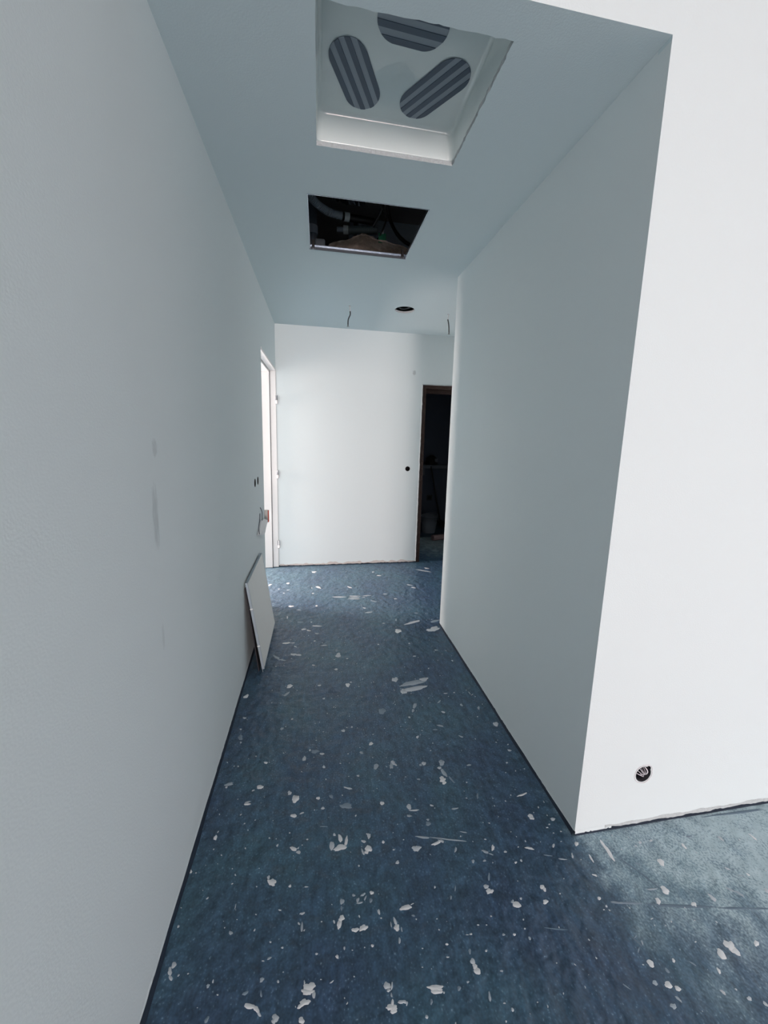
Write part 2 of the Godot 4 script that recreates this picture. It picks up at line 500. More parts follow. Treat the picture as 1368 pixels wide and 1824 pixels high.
# ------------------------------------------------------------ doorways
func build_doors() -> void:
	var white := mat(Color(0.88, 0.89, 0.89), 0.38, 0.0, 0.5)
	var d := Node3D.new()
	d.name = "door_1"
	add_child(d, true)
	structure(d, "white door frame with three hinges in the left wall, its leaf missing", "door frame")
	var zf := ZE + 0.004
	# profiled frame: outer rebate 58 mm deep, then the thicker lining behind it
	boxes("jamb", [[Vector3(-0.057, 0.004, zf), Vector3(0.004, 2.172, zf + 0.014)], [Vector3(-0.19, 0.004, zf), Vector3(-0.060, 2.15, zf + 0.034)]], white, d, 0.003)
	boxes("head", [[Vector3(-0.057, 2.152, zf + 0.014), Vector3(0.004, 2.174, ZL - 0.001)], [Vector3(-0.19, 2.135, zf + 0.034), Vector3(-0.060, 2.172, ZL - 0.001)]], white, d, 0.003)
	boxes("jamb", [[Vector3(-0.155, 0.016, ZL - 0.012), Vector3(-0.004, 2.13, ZL - 0.001)]], white, d, 0.002)
	boxes("seal", [[Vector3(-0.060, 0.01, zf + 0.014), Vector3(-0.057, 2.15, zf + 0.022)]], mat(Color(0.4, 0.42, 0.45), 0.7), d)
	var steel := mat(Color(0.62, 0.64, 0.66), 0.28, 0.9)
	var plastic := mat(Color(0.9, 0.9, 0.9), 0.4)
	for y in [1.852, 1.058, 0.268]:
		var st := begin()
		lathe(st, [Vector2(0, 0.048), Vector2(0.006, 0.048), Vector2(0.0075, 0.045), Vector2(0.0075, -0.002), Vector2(0, -0.002)], Transform3D(Basis(), Vector3(0.014, y, zf + 0.030)), 16)
		box(st, Vector3(-0.004, y - 0.004, zf + 0.012), Vector3(0.005, y + 0.046, zf + 0.032), 0.001)
		var hg := obj("hinge", st, steel, d)
		var sc := begin()
		lathe(sc, [Vector2(0, -0.003), Vector2(0.008, -0.003), Vector2(0.009, -0.008), Vector2(0.009, -0.034), Vector2(0.006, -0.040), Vector2(0, -0.041)], Transform3D(Basis(), Vector3(0.014, y, zf + 0.030)), 16)
		box(sc, Vector3(-0.004, y - 0.038, zf + 0.012), Vector3(0.008, y - 0.006, zf + 0.028), 0.001)
		obj("hinge_cap", sc, plastic, hg)

	# dark doorway: rough brown timber lining
	var brown := mat(Color(0.20, 0.125, 0.10), 0.75)
	brown.normal_enabled = true
	brown.normal_texture = noise_normal(0.05, 61, 4.0, 256)
	triplanar(brown, 0.3)
	var e := Node3D.new()
	e.name = "door_2"
	add_child(e, true)
	structure(e, "dark doorway in the end wall with a rough brown timber lining", "doorway")
	boxes("jamb", [[Vector3(1.614, 0.0, ZE - 0.13), Vector3(1.655, 2.05, ZE - 0.002)]], brown, e, 0.004)
	boxes("jamb", [[Vector3(2.46, 0.0, ZE - 0.13), Vector3(2.50, 2.05, ZE - 0.002)]], brown, e, 0.004)
	boxes("head", [[Vector3(1.614, 2.045, ZE - 0.13), Vector3(2.50, 2.086, ZE - 0.002)]], brown, e, 0.004)
	boxes("head", [[Vector3(1.655, 2.003, ZE - 0.13), Vector3(2.46, 2.045, ZE - 0.06)]], brown, e, 0.004)
	# lumpy plaster edge round the opening
	var st2 := begin()
	var pts := []
	for k in 70:
		pts.append(Vector3(1.607 + rng.randf_range(-0.002, 0.002), 0.02 + 2.07 * k / 69.0, ZE + 0.001))
	for k in 24:
		pts.append(Vector3(1.607 + 0.9 * (k + 1) / 24.0, 2.091 + rng.randf_range(-0.002, 0.002), ZE + 0.001))
	tube(st2, pts, 0.0055, 8)
	obj("plaster_edge", st2, gyps_m, e)

# ------------------------------------------------------------ things in the ceiling
func rounded(cx: float, cz: float, hx: float, hz: float, r: float, y: float, per := 6) -> Array:
	var out := []
	for q in 4:
		var sx: float = [1.0, -1.0, -1.0, 1.0][q]
		var sz: float = [1.0, 1.0, -1.0, -1.0][q]
		for k in per + 1:
			var a := PI / 2 * (q + float(k) / per)
			out.append(Vector3(cx + sx * (hx - r) + cos(a) * r, y, cz + sz * (hz - r) + sin(a) * r))
	return out

func build_tray() -> void:
	var t := thing("tray", "glossy white rounded tray with three striped grey ovals recessed above the nearer ceiling opening", "tray", Vector3(0.72, H + 0.017, -1.395))
	var gloss := mat(Color(0.85, 0.905, 0.905), 0.18, 0.0, 0.5)
	gloss.clearcoat_enabled = true
	gloss.clearcoat = 0.6
	gloss.clearcoat_roughness = 0.08
	var st := begin()
	st.set_smooth_group(0)
	# rings from the rim up to the bottom of the upturned tray: [half x, half z, corner radius, height]
	var rings := []
	for p in [[0.318, 0.287, 0.03, 0.004], [0.318, 0.287, 0.03, 0.000], [0.284, 0.2725, 0.022, 0.0], [0.2815, 0.271, 0.024, 0.004], [0.274, 0.266, 0.028, 0.085], [0.2715, 0.264, 0.03, 0.094], [0.267, 0.260, 0.03, 0.100], [0.258, 0.252, 0.03, 0.1035]]:
		rings.append(rounded(0, 0, p[0], p[1], p[2], p[3]))
	var n: int = rings[0].size()
	for k in rings.size() - 1:
		for j in n:
			var q := (j + 1) % n
			# seen from below and inside the cavity
			var a: Vector3 = rings[k][j]
			var b: Vector3 = rings[k][q]
			var c: Vector3 = rings[k + 1][q]
			var d: Vector3 = rings[k + 1][j]
			var m := (a + b + c + d) / 4.0
			face(st, [a, b, c, d], m * 2.0 - Vector3(0, 0.03, 0) if k > 1 else m + Vector3(0, 0.1, 0))
	var last: Array = rings[-1]
	for j in n:
		face(st, [last[j], last[(j + 1) % n], Vector3(0, 0.104, 0)], Vector3(0, 0.5, 0))
	obj("tray_shell", st, gloss, t)
	# the ovals: each a thin grey pad with raised dark ribs
	var pad := mat(Color(0.58, 0.63, 0.67), 0.6)
	var rib := mat(Color(0.33, 0.39, 0.45), 0.55)
	for o in [[0.577, -1.497, 0.268, 0.132, 64.0], [0.861, -1.497, 0.285, 0.132, 126.0], [0.735, -1.296, 0.225, 0.145, 3.0]]:
		var dir := Vector3(cos(deg_to_rad(o[4])), 0, -sin(deg_to_rad(o[4])))
		var side := Vector3(-dir.z, 0, dir.x)
		var at := Vector3(o[0], 0.1030, o[1]) - Vector3(0.72, 0, -1.395)
		var sp := begin()
		var half: float = o[2] * 0.5
		var wd: float = o[3] * 0.5
		capsule(sp, at, dir, side, half, wd, -wd, wd, 0.0012)
		var pd := obj("oval_pad", sp, pad, t)
		for k in 4:
			var lo := -wd + wd * 2.0 * (k * 0.283 + 0.01)
			var sr := begin()
			capsule(sr, at - Vector3(0, 0.0012, 0), dir, side, half - 0.0008, wd - 0.0008, lo, minf(lo + wd * 0.27, wd), 0.0016)
			obj("rib", sr, rib, pd)

# the part of a flat capsule between the lines v = v0 and v = v1, facing down
func capsule(st: SurfaceTool, at: Vector3, dir: Vector3, side: Vector3, half: float, wd: float, v0: float, v1: float, h: float) -> void:
	st.set_smooth_group(-1)
	var n := 12
	var f := func(u: float, v: float, y: float) -> Vector3: return at + dir * u + side * v + Vector3(0, y, 0)
	var mid: Vector3 = f.call(0, (v0 + v1) / 2, 0)
	for k in n:
		var a := lerpf(v0, v1, float(k) / n)
		var b := lerpf(v0, v1, float(k + 1) / n)
		var ua := half - wd + sqrt(maxf(wd * wd - a * a, 0))
		var ub := half - wd + sqrt(maxf(wd * wd - b * b, 0))
		face(st, [f.call(-ua, a, -h), f.call(ua, a, -h), f.call(ub, b, -h), f.call(-ub, b, -h)], mid)
		face(st, [f.call(ua, a, -h), f.call(ub, b, -h), f.call(ub, b, 0), f.call(ua, a, 0)], mid)
		face(st, [f.call(-ua, a, -h), f.call(-ub, b, -h), f.call(-ub, b, 0), f.call(-ua, a, 0)], mid)
	for e in [v0, v1]:
		var u := half - wd + sqrt(maxf(wd * wd - e * e, 0))
		if u > 0.001:
			face(st, [f.call(-u, e, -h), f.call(u, e, -h), f.call(u, e, 0), f.call(-u, e, 0)], mid)

func build_void() -> void:
	# metal profile round the further opening
	var metal := mat(Color(0.66, 0.70, 0.74), 0.25, 0.9)
	var fr := thing("hatch_frame", "bright metal profile framing the further dark ceiling opening", "hatch frame", Vector3(0.696, H - 0.002, -2.237))
	var hx := 0.301
	var hz := 0.265
	for k in 4:
		var along_x := k % 2 == 0
		var sg := 1.0 if k < 2 else -1.0
		var st := begin()
		if along_x:
			box(st, Vector3(-hx, 0, sg * hz - sg * 0.004 if sg < 0 else hz - 0.004), Vector3(hx, 0.024, -hz if sg < 0 else hz), 0.0008)
			box(st, Vector3(-hx, 0.018, minf(sg * hz, sg * (hz - 0.016))), Vector3(hx, 0.021, maxf(sg * hz, sg * (hz - 0.016))), 0.0008)
		else:
			box(st, Vector3(minf(sg * hx, sg * (hx - 0.004)), 0, -hz + 0.004), Vector3(maxf(sg * hx, sg * (hx - 0.004)), 0.024, hz - 0.004), 0.0008)
		obj("rail", st, metal, fr)
	for lx in [hx - 0.030, -hx + 0.014]:
		boxes("latch", [[Vector3(lx, 0.004, -hz + 0.006), Vector3(lx + 0.016, 0.045, -hz + 0.022)]], mat(Color(0.06, 0.06, 0.07), 0.5), fr, 0.002)

	# mineral wool lying on the ceiling board behind the opening
	var wool := mat(Color(0.97, 0.91, 0.86), 1.0, 0.0, 0.1)
	wool.albedo_texture = wool_texture()
	triplanar(wool, 0.25)
	var st3 := begin()
	st3.set_smooth_group(0)
	var nz := noise(4.0, 71, 4)
	var cols := 44
	var rows := 20
	var grid := []
	for j in rows + 1:
		var row := []
		for i in cols + 1:
			var u := float(i) / cols
			var v := float(j) / rows
			var x := lerpf(0.50, 1.16, u)
			var z := lerpf(-2.515, -2.95, v)
			var env := pow(maxf(0.0, sin(PI * clampf(v * 0.85 + 0.12, 0, 1))), 0.5) * pow(maxf(0.0, sin(PI * clampf(u, 0, 1))), 0.35)
			var tall := 0.125 + 0.05 * exp(-pow((u - 0.36) / 0.13, 2.0)) - 0.03 * smoothstep(0.6, 1.0, u)
			row.append(Vector3(x, H + 0.012 + env * (tall + 0.03 * nz.get_noise_2d(x * 2.0, z * 2.0) + 0.012 * nz.get_noise_2d(x * 9.0, z * 9.0)), z))
		grid.append(row)
	for j in rows:
		for i in cols:
			face(st3, [grid[j][i], grid[j][i + 1], grid[j + 1][i + 1], grid[j + 1][i]], grid[j][i] + Vector3(0, -1, 0))
	var w := obj("insulation", st3, wool)
	tag(w, "lumpy brown mineral wool lying in the ceiling void behind the metal frame", "insulation")

	# corrugated grey pipe bending in from the left, with a pale coupling
	var grey := mat(Color(0.66, 0.71, 0.75), 0.5)
	var pale := mat(Color(0.88, 0.92, 0.92), 0.45)
	var black := mat(Color(0.03, 0.03, 0.035), 0.5)
	var p1 := thing("corrugated_pipe", "curved grey corrugated pipe with pale coupling at upper left of the dark ceiling void", "pipe", Vector3(0.52, 2.9, -2.6))
	var s1 := begin()
	var path := smooth_path([Vector3(-0.15, 0.03, 0.27), Vector3(-0.115, 0, 0.12), Vector3(-0.02, 0, 0.0), Vector3(0.08, 0, -0.035)], 22)
	tube(s1, path, 0.020, 12)
	for k in range(1, path.size() - 1, 2):
		var dd: Vector3 = (path[k + 1] - path[k - 1]).normalized()
		tube(s1, [path[k] - dd * 0.0022, path[k] + dd * 0.0022], 0.0235, 12)
	obj("hose", s1, grey, p1)
	var s2 := begin()
	tube(s2, [Vector3(0.094, 0, -0.038), Vector3(0.126, 0, -0.042)], 0.026, 16)
	obj("coupling", s2, pale, p1)
	var s2b := begin()
	tube(s2b, [Vector3(0.08, 0, -0.036), Vector3(0.094, 0, -0.038)], 0.022, 16)
	tube(s2b, [Vector3(0.126, 0, -0.042), Vector3(0.30, 0.0, -0.06)], 0.022, 16)
	obj("sleeve", s2b, black, p1)

	var p2 := thing("straight_pipe", "straight dark pipe with pale coupling just above the brown mineral wool", "pipe", Vector3(0.66, 2.9, -2.79))
	var s3 := begin()
	tube(s3, [Vector3(-0.085, 0, -0.012), Vector3(-0.042, 0, -0.004)], 0.016, 14)
	obj("spigot", s3, grey, p2)
	var s4 := begin()
	tube(s4, [Vector3(-0.042, 0, -0.004), Vector3(-0.008, 0, 0.0)], 0.027, 16)
	obj("coupling", s4, pale, p2)
	var s5 := begin()
	tube(s5, [Vector3(-0.008, 0, 0.0), Vector3(0.19, 0, 0.04)], 0.024, 16)
	obj("pipe_run", s5, mat(Color(0.42, 0.48, 0.49), 0.5), p2)

	# upright duct pieces at the left
	var p3 := thing("waste_pipe", "short upright dark pipe with pale collar at left edge of the ceiling void", "pipe", Vector3(0.405, 2.66, -2.75))
	var s6 := begin()
	tube(s6, [Vector3(0.0, 0.0, 0), Vector3(0.0, 0.5, 0)], 0.035, 16)
	obj("pipe_run", s6, mat(Color(0.36, 0.40, 0.44), 0.5), p3)
	var s7 := begin()
	tube(s7, [Vector3(0.0, 0.165, 0), Vector3(0.0, 0.215, 0)], 0.040, 16)
	obj("collar", s7, grey, p3)
	var p4 := thing("junction_box", "small grey box standing left of the brown mineral wool in the ceiling void", "box", Vector3(0.455, H + 0.018, -2.62))
	boxes("box_body", [[Vector3(-0.03, 0, -0.03), Vector3(0.035, 0.09, 0.03)]], mat(Color(0.36, 0.41, 0.44), 0.5), p4, 0.008)
	boxes("lid", [[Vector3(-0.024, 0.015, 0.03), Vector3(0.029, 0.078, 0.035)]], mat(Color(0.30, 0.34, 0.37), 0.5), p4, 0.002)

	# grey sheet metal duct running across the right half
	var p5 := thing("air_duct", "broad grey duct panel standing in the right half of the ceiling void", "duct", Vector3(0.99, 2.66, -3.06))
	boxes("duct_wall", [[Vector3(-0.23, 0, -0.09), Vector3(0.40, 0.47, 0.0)]], mat(Color(0.78, 0.84, 0.88), 0.6), p5, 0.006)
	boxes("flange", [[Vector3(-0.245, 0, -0.10), Vector3(-0.222, 0.47, 0.02)]], mat(Color(0.84, 0.90, 0.93), 0.5), p5, 0.003)
	boxes("rail", [[Vector3(-0.31, 0, -0.10), Vector3(-0.28, 0.47, 0.02)]], mat(Color(0.66, 0.72, 0.76), 0.5), p5, 0.003)

	# black cables
	cable("cable", "thick black cable curving down right in front of the grey duct panel", [Vector3(0.862, 3.15, -2.35), Vector3(0.868, 2.92, -2.47), Vector3(0.925, 2.86, -2.60), Vector3(1.03, 2.80, -2.66), Vector3(1.20, 2.75, -2.66)], 0.0115, black)
	cable("cable", "thin black cable looping beside the thick black cable in the ceiling void", [Vector3(0.82, 3.15, -2.38), Vector3(0.824, 2.93, -2.47), Vector3(0.870, 2.87, -2.53), Vector3(0.862, 2.83, -2.60), Vector3(0.830, 2.78, -2.63)], 0.005, black)
	cable("cable", "short black cable hanging down just above the brown mineral wool", [Vector3(0.86, 3.15, -2.40), Vector3(0.842, 2.92, -2.50), Vector3(0.812, 2.86, -2.56), Vector3(0.79, 2.83, -2.58)], 0.009, black)

	# green tag and silver foil
	var tg := thing("cable_tag", "small green tag with white clip standing up from the brown mineral wool", "tag", Vector3(0.865, 2.79, -2.62))
	boxes("tag_plate", [[Vector3(-0.028, -0.03, -0.004), Vector3(0.022, 0.028, 0.004)]], mat(Color(0.22, 0.58, 0.42), 0.6), tg, 0.002)
	boxes("clip", [[Vector3(-0.008, 0.022, -0.003), Vector3(0.006, 0.045, 0.006)]], mat(Color(0.85, 0.86, 0.86), 0.4), tg, 0.002)
	var foil := begin()
	foil.set_smooth_group(-1)
	var fg := []
	for j in 9:
		var row := []
		for i in 15:
			row.append(Vector3(0.54 + 0.015 * i, 3.06 + rng.randf_range(-0.012, 0.012) - 0.008 * j, -2.54 - 0.016 * j + rng.randf_range(-0.008, 0.008)))
		fg.append(row)
	for j in 8:
		for i in 14:
			face(foil, [fg[j][i], fg[j][i + 1], fg[j + 1][i + 1]], fg[j][i] + Vector3(0, 1, 0))
			face(foil, [fg[j][i], fg[j + 1][i + 1], fg[j + 1][i]], fg[j][i] + Vector3(0, 1, 0))
	var fo := obj("foil_sheet", foil, mat(Color(0.30, 0.32, 0.34), 0.3, 0.9))
	tag(fo, "crumpled silver foil hanging over the pipes in the ceiling void", "foil")

	# lamp cables poking out of the corridor ceiling
	lamp_wire("lamp_wire", "bare lamp cable hanging from the ceiling nearest the left end of the end wall", Vector3(0.72, H, -3.455), 0.0)
	lamp_wire("lamp_wire", "bare lamp cable hanging from the ceiling beside the right wall edge", Vector3(1.628, H, -3.46), 1.0)
	# inside the round hole: a coiled dark cable
	cable("coiled_cable", "dark cable coiled inside the round ceiling hole", [Vector3(1.15, 2.662, -3.44), Vector3(1.19, 2.655, -3.50), Vector3(1.25, 2.66, -3.49), Vector3(1.27, 2.668, -3.42), Vector3(1.21, 2.675, -3.39), Vector3(1.16, 2.685, -3.45)], 0.007, mat(Color(0.22, 0.26, 0.28), 0.5))

func cable(called: String, label: String, pts: Array, r: float, m: Material) -> void:
	var st := begin()
	tube(st, smooth_path(pts, 10), r, 8)
	tag(obj(called, st, m), label, "cable")

func lamp_wire(called: String, label: String, at: Vector3, bend: float) -> void:
	var t := thing(called, label, "cable", at, "bare lamp cables in the corridor ceiling")
	var st := begin()
	tube(st, smooth_path([Vector3(0, 0.03, 0), Vector3(0.001, -0.012, 0), Vector3(0.004 - 0.006 * bend, -0.045, 0.0)], 5), 0.0038, 8)
	obj("white_core", st, mat(Color(0.84, 0.85, 0.85), 0.5), t)
	var s2 := begin()
	tube(s2, smooth_path([Vector3(0.004 - 0.006 * bend, -0.045, 0), Vector3(0.004, -0.075, 0.004), Vector3(-0.012 + 0.022 * bend, -0.115, 0.006), Vector3(-0.014 + 0.028 * bend, -0.160, 0.004)], 6), 0.0052, 8)
	obj("sheath", s2, mat(Color(0.17, 0.19, 0.21), 0.6), t)
	var s3 := begin()
	for k in 3:
		tube(s3, [Vector3(-0.014 + 0.028 * bend, -0.158, 0.004), Vector3(-0.014 + 0.028 * bend + (k - 1) * 0.009, -0.178, 0.004)], 0.0018, 6)
	obj("wire_end", s3, mat(Color(0.3, 0.3, 0.32), 0.5), t)

func wool_texture() -> ImageTexture:
	var im := noise(0.03, 81, 5).get_seamless_image(256, 256)
	im.convert(Image.FORMAT_RGB8)
	for y in 256:
		for x in 256:
			var v := 0.78 + 0.22 * im.get_pixel(x, y).r
			im.set_pixel(x, y, Color(v, v, v))
	return ImageTexture.create_from_image(im)

# ------------------------------------------------------------ things on the floor and walls
func build_panels() -> void:
	var face_m := mat(Color(0.90, 0.92, 0.91), 0.7)
	var edge_m := mat(Color(0.60, 0.66, 0.70), 0.4, 0.3)
	var list := [["white square hatch panel with metal edges leaning against the left wall", 0.112, 0.024, -2.226, -2.812, 0.585, 0.014, 0.0],
		["thin sheet, darkened to paint in the gap shade, leaning between the white hatch panel and the left wall", 0.079, 0.008, -2.236, -2.80, 0.57, 0.007, 1.0]]
	for p in list:
		var x0: float = p[1]
		var lean := atan2(x0 - float(p[2]), 0.59)
		var t := thing("square_panel" if p[7] < 0.5 else "dark_board", p[0], "panel", Vector3(x0, 0.0125 if p[7] < 0.5 else 0.0005, p[3]))
		t.rotation.z = lean
		var tall := 0.595
		var deep: float = p[3] - p[4]
		var th: float = p[6]
		if p[7] < 0.5:
			boxes("panel_board", [[Vector3(-th, 0.016, -deep + 0.004), Vector3(0, tall - 0.006, -0.004)]], face_m, t, 0.0015)
			boxes("metal_edge", [[Vector3(-th - 0.001, 0.012, -0.004), Vector3(0.0006, tall - 0.004, 0)], [Vector3(-th - 0.001, 0.012, -deep), Vector3(0.0006, tall - 0.004, -deep + 0.004)],
				[Vector3(-th - 0.001, tall - 0.006, -deep), Vector3(0.0006, tall, 0)], [Vector3(-th - 0.001, 0.012, -deep + 0.004), Vector3(0.0006, 0.016, -0.004)]], edge_m, t, 0.001)
			boxes("hook", [[Vector3(-th, -0.012, -0.016), Vector3(-th + 0.002, 0.014, -0.002)]], edge_m, t)
			boxes("hook", [[Vector3(-th, 0.0, -deep + 0.002), Vector3(-th + 0.002, 0.014, -deep + 0.016)]], edge_m, t)
			for y in [0.17, 0.42]:
				boxes("edge_joint", [[Vector3(-th - 0.002, y, -0.002), Vector3(0.001, y + 0.006, 0.0012)]], face_m, t)
		else:
			boxes("board_sheet", [[Vector3(-th, 0.004, -deep), Vector3(0, tall - 0.03, 0)]], mat(Color(0.10, 0.105, 0.13), 0.8), t, 0.001)  # sheet toned dark to paint in the contact shade behind the panel
			boxes("board_edge", [[Vector3(-th * 0.5 - 0.002, 0.004, 0), Vector3(-th * 0.5 + 0.002, tall - 0.03, 0.001)]], mat(Color(0.17, 0.17, 0.20), 0.8), t)

func build_wall_bits() -> void:
	# socket hole in the front wall: plastic box and loose wires
	var b := thing("socket_box", "round empty socket hole with loose wires low on the bright front wall", "socket", Vector3(1.6935, 0.228, ZN))
	var st := begin()
	var rot := Transform3D(Basis(Vector3.RIGHT, PI / 2), Vector3.ZERO)
	lathe(st, [Vector2(0.0305, -0.042), Vector2(0.0305, -0.001), Vector2(0.0335, 0.0004), Vector2(0.0335, -0.042)], rot, 36)
	obj("box_ring", st, mat(Color(0.07, 0.06, 0.10), 0.5), b)
	var core := mat(Color(0.78, 0.77, 0.80), 0.45)
	for k in 3:
		var s2 := begin()
		var o := 0.012 * k - 0.004
		tube(s2, smooth_path([Vector3(-0.022 + o * 0.3, -0.006 + o, -0.035), Vector3(-0.024 + o, 0.004 + o * 0.4, -0.010), Vector3(-0.004 + o * 0.6, -0.008 + o * 0.2, -0.004), Vector3(0.014 + o * 0.1, -0.016 + o, -0.010), Vector3(0.016, -0.002 + o, -0.034)], 7), 0.0016, 8)
		obj("wire", s2, core, b)
	var s3 := begin()
	tube(s3, smooth_path([Vector3(0.002, 0.03, -0.03), Vector3(0.018, 0.014, -0.006), Vector3(0.022, -0.006, -0.006), Vector3(0.010, -0.024, -0.02)], 8), 0.0024, 8)
	obj("wire", s3, mat(Color(0.86, 0.86, 0.88), 0.45), b)
	# ragged cut around the hole: a thin rim of torn board paper
	var s4 := begin()
	var ring := []
	for k in 41:
		var a := TAU * k / 40.0
		var rr := 0.0385 + rng.randf_range(-0.0012, 0.0012) + 0.006 * exp(-pow((a - 0.85) / 0.35, 2.0))
		ring.append(Vector3(cos(a) * rr, sin(a) * rr, 0.0004))
	tube(s4, ring, 0.0011, 6, false)
	obj("torn_rim", s4, mat(Color(0.80, 0.78, 0.80), 0.9), b)

	# loose switch plate hanging by its wires beside the doorway
	var h := thing("switch_plate", "pale crumpled switch cover dangling on wires from the left wall beside the doorway", "switch cover", Vector3(0.0, 0.775, -2.93))
	var s5 := begin()
	s5.set_smooth_group(-1)
	var outline := [Vector3(0.012, 0.052, 0.02), Vector3(0.022, 0.045, -0.075), Vector3(0.034, 0.015, -0.16), Vector3(0.026, -0.030, -0.14), Vector3(0.020, -0.078, -0.10), Vector3(0.030, -0.058, 0.02), Vector3(0.026, -0.012, 0.20), Vector3(0.016, 0.012, 0.13)]
	var back := []
	for v in outline:
		back.append(v * Vector3(0.25, 1, 1))
	var mid := Vector3(0.036, -0.004, -0.02)
	for k in outline.size():
		var q := (k + 1) % outline.size()
		face(s5, [outline[k], outline[q], mid], Vector3(0, -0.004, -0.02))
		face(s5, [outline[k], outline[q], back[q], back[k]], Vector3(0.01, -0.004, -0.02))
		face(s5, [back[k], back[q], Vector3(0.002, -0.004, -0.02)], mid)
	obj("cover", s5, mat(Color(0.82, 0.84, 0.85), 0.45), h)
	var wd := mat(Color(0.30, 0.34, 0.38), 0.5)
	for p in [[Vector3(0.001, 0.155, 0.0), Vector3(0.014, 0.12, 0.0), Vector3(0.012, 0.075, -0.01), Vector3(0.014, 0.045, 0.0)], [Vector3(0.001, 0.11, 0.02), Vector3(0.010, 0.08, 0.09), Vector3(0.014, 0.03, 0.175), Vector3(0.022, -0.012, 0.19)]]:
		var s6 := begin()
		tube(s6, smooth_path(p, 8), 0.0032, 8)
		obj("wire", s6, wd, h)
	# small lock box at the edge of the doorway
	var k := thing("latch_box", "small grey box with orange red side at the edge of the white doorway", "box", Vector3(0.0, 0.755, ZL - 0.004))
	boxes("box_body", [[Vector3(-0.012, 0.0, -0.022), Vector3(0.028, 0.107, 0.003)]], mat(Color(0.72, 0.73, 0.72), 0.6), k, 0.003)
	boxes("side_panel", [[Vector3(0.0275, 0.003, -0.021), Vector3(0.0345, 0.104, 0.0035)]], mat(Color(0.72, 0.27, 0.16), 0.6), k, 0.002)

	# grey rubbed marks in the paint
	for q in [[Vector3(0, 1.452, -1.117), 0.030, 0.018, 0.10, "l"], [Vector3(0, 1.262, -1.095), 0.105, 0.022, 0.10, "l"], [Vector3(0, 0.905, -1.092), 0.045, 0.010, 0.07, "l"], [Vector3(1.506, 2.211, ZE), 0.03, 0.022, 0.16, "e"]]:
		smudge(q[0], q[1], q[2], q[3], get_node("wall_left") if q[4] == "l" else get_node("wall_end"), q[4] == "l")

# a thin worn patch lying on the wall, soft at its edges
func smudge(at: Vector3, up: float, across: float, strength: float, parent: Node, on_left: bool) -> void:
	var n := 64
	var im := Image.create(n, n, false, Image.FORMAT_RGBA8)
	var nz := noise(0.06, int(at.y * 1000), 3)
	for y in n:
		for x in n:
			var u := (x + 0.5) / n * 2 - 1
			var v := (y + 0.5) / n * 2 - 1
			var d := pow(absf(u), 2.4) + pow(absf(v), 3.0) + 0.5 * nz.get_noise_2d(x, y)
			im.set_pixel(x, y, Color(0.42, 0.47, 0.50, clampf(1.1 - d * 1.3, 0, 1) * strength * 1.5))
	var m := mat(Color.WHITE, 0.9, 0.0, 0.2)
	m.albedo_texture = ImageTexture.create_from_image(im)
	m.transparency = BaseMaterial3D.TRANSPARENCY_ALPHA
	var st := begin()
	var off := Vector3(0.0006, 0, 0) if on_left else Vector3(0, 0, 0.0006)
	var ax := Vector3(0, 0, -across) if on_left else Vector3(across, 0, 0)
	var ay := Vector3(0, up, 0)
	var c := [at + off - ax - ay, at + off - ax + ay, at + off + ax + ay, at + off + ax - ay]
	var uv := [Vector2(0, 1), Vector2(0, 0), Vector2(1, 0), Vector2(1, 1)]
	for k in [0, 1, 2, 0, 2, 3]:
		st.set_uv(uv[k])
		st.add_vertex(c[k])
	var o := obj("paint_smudge", st, m, parent)
	o.set_meta("kind", "stuff")

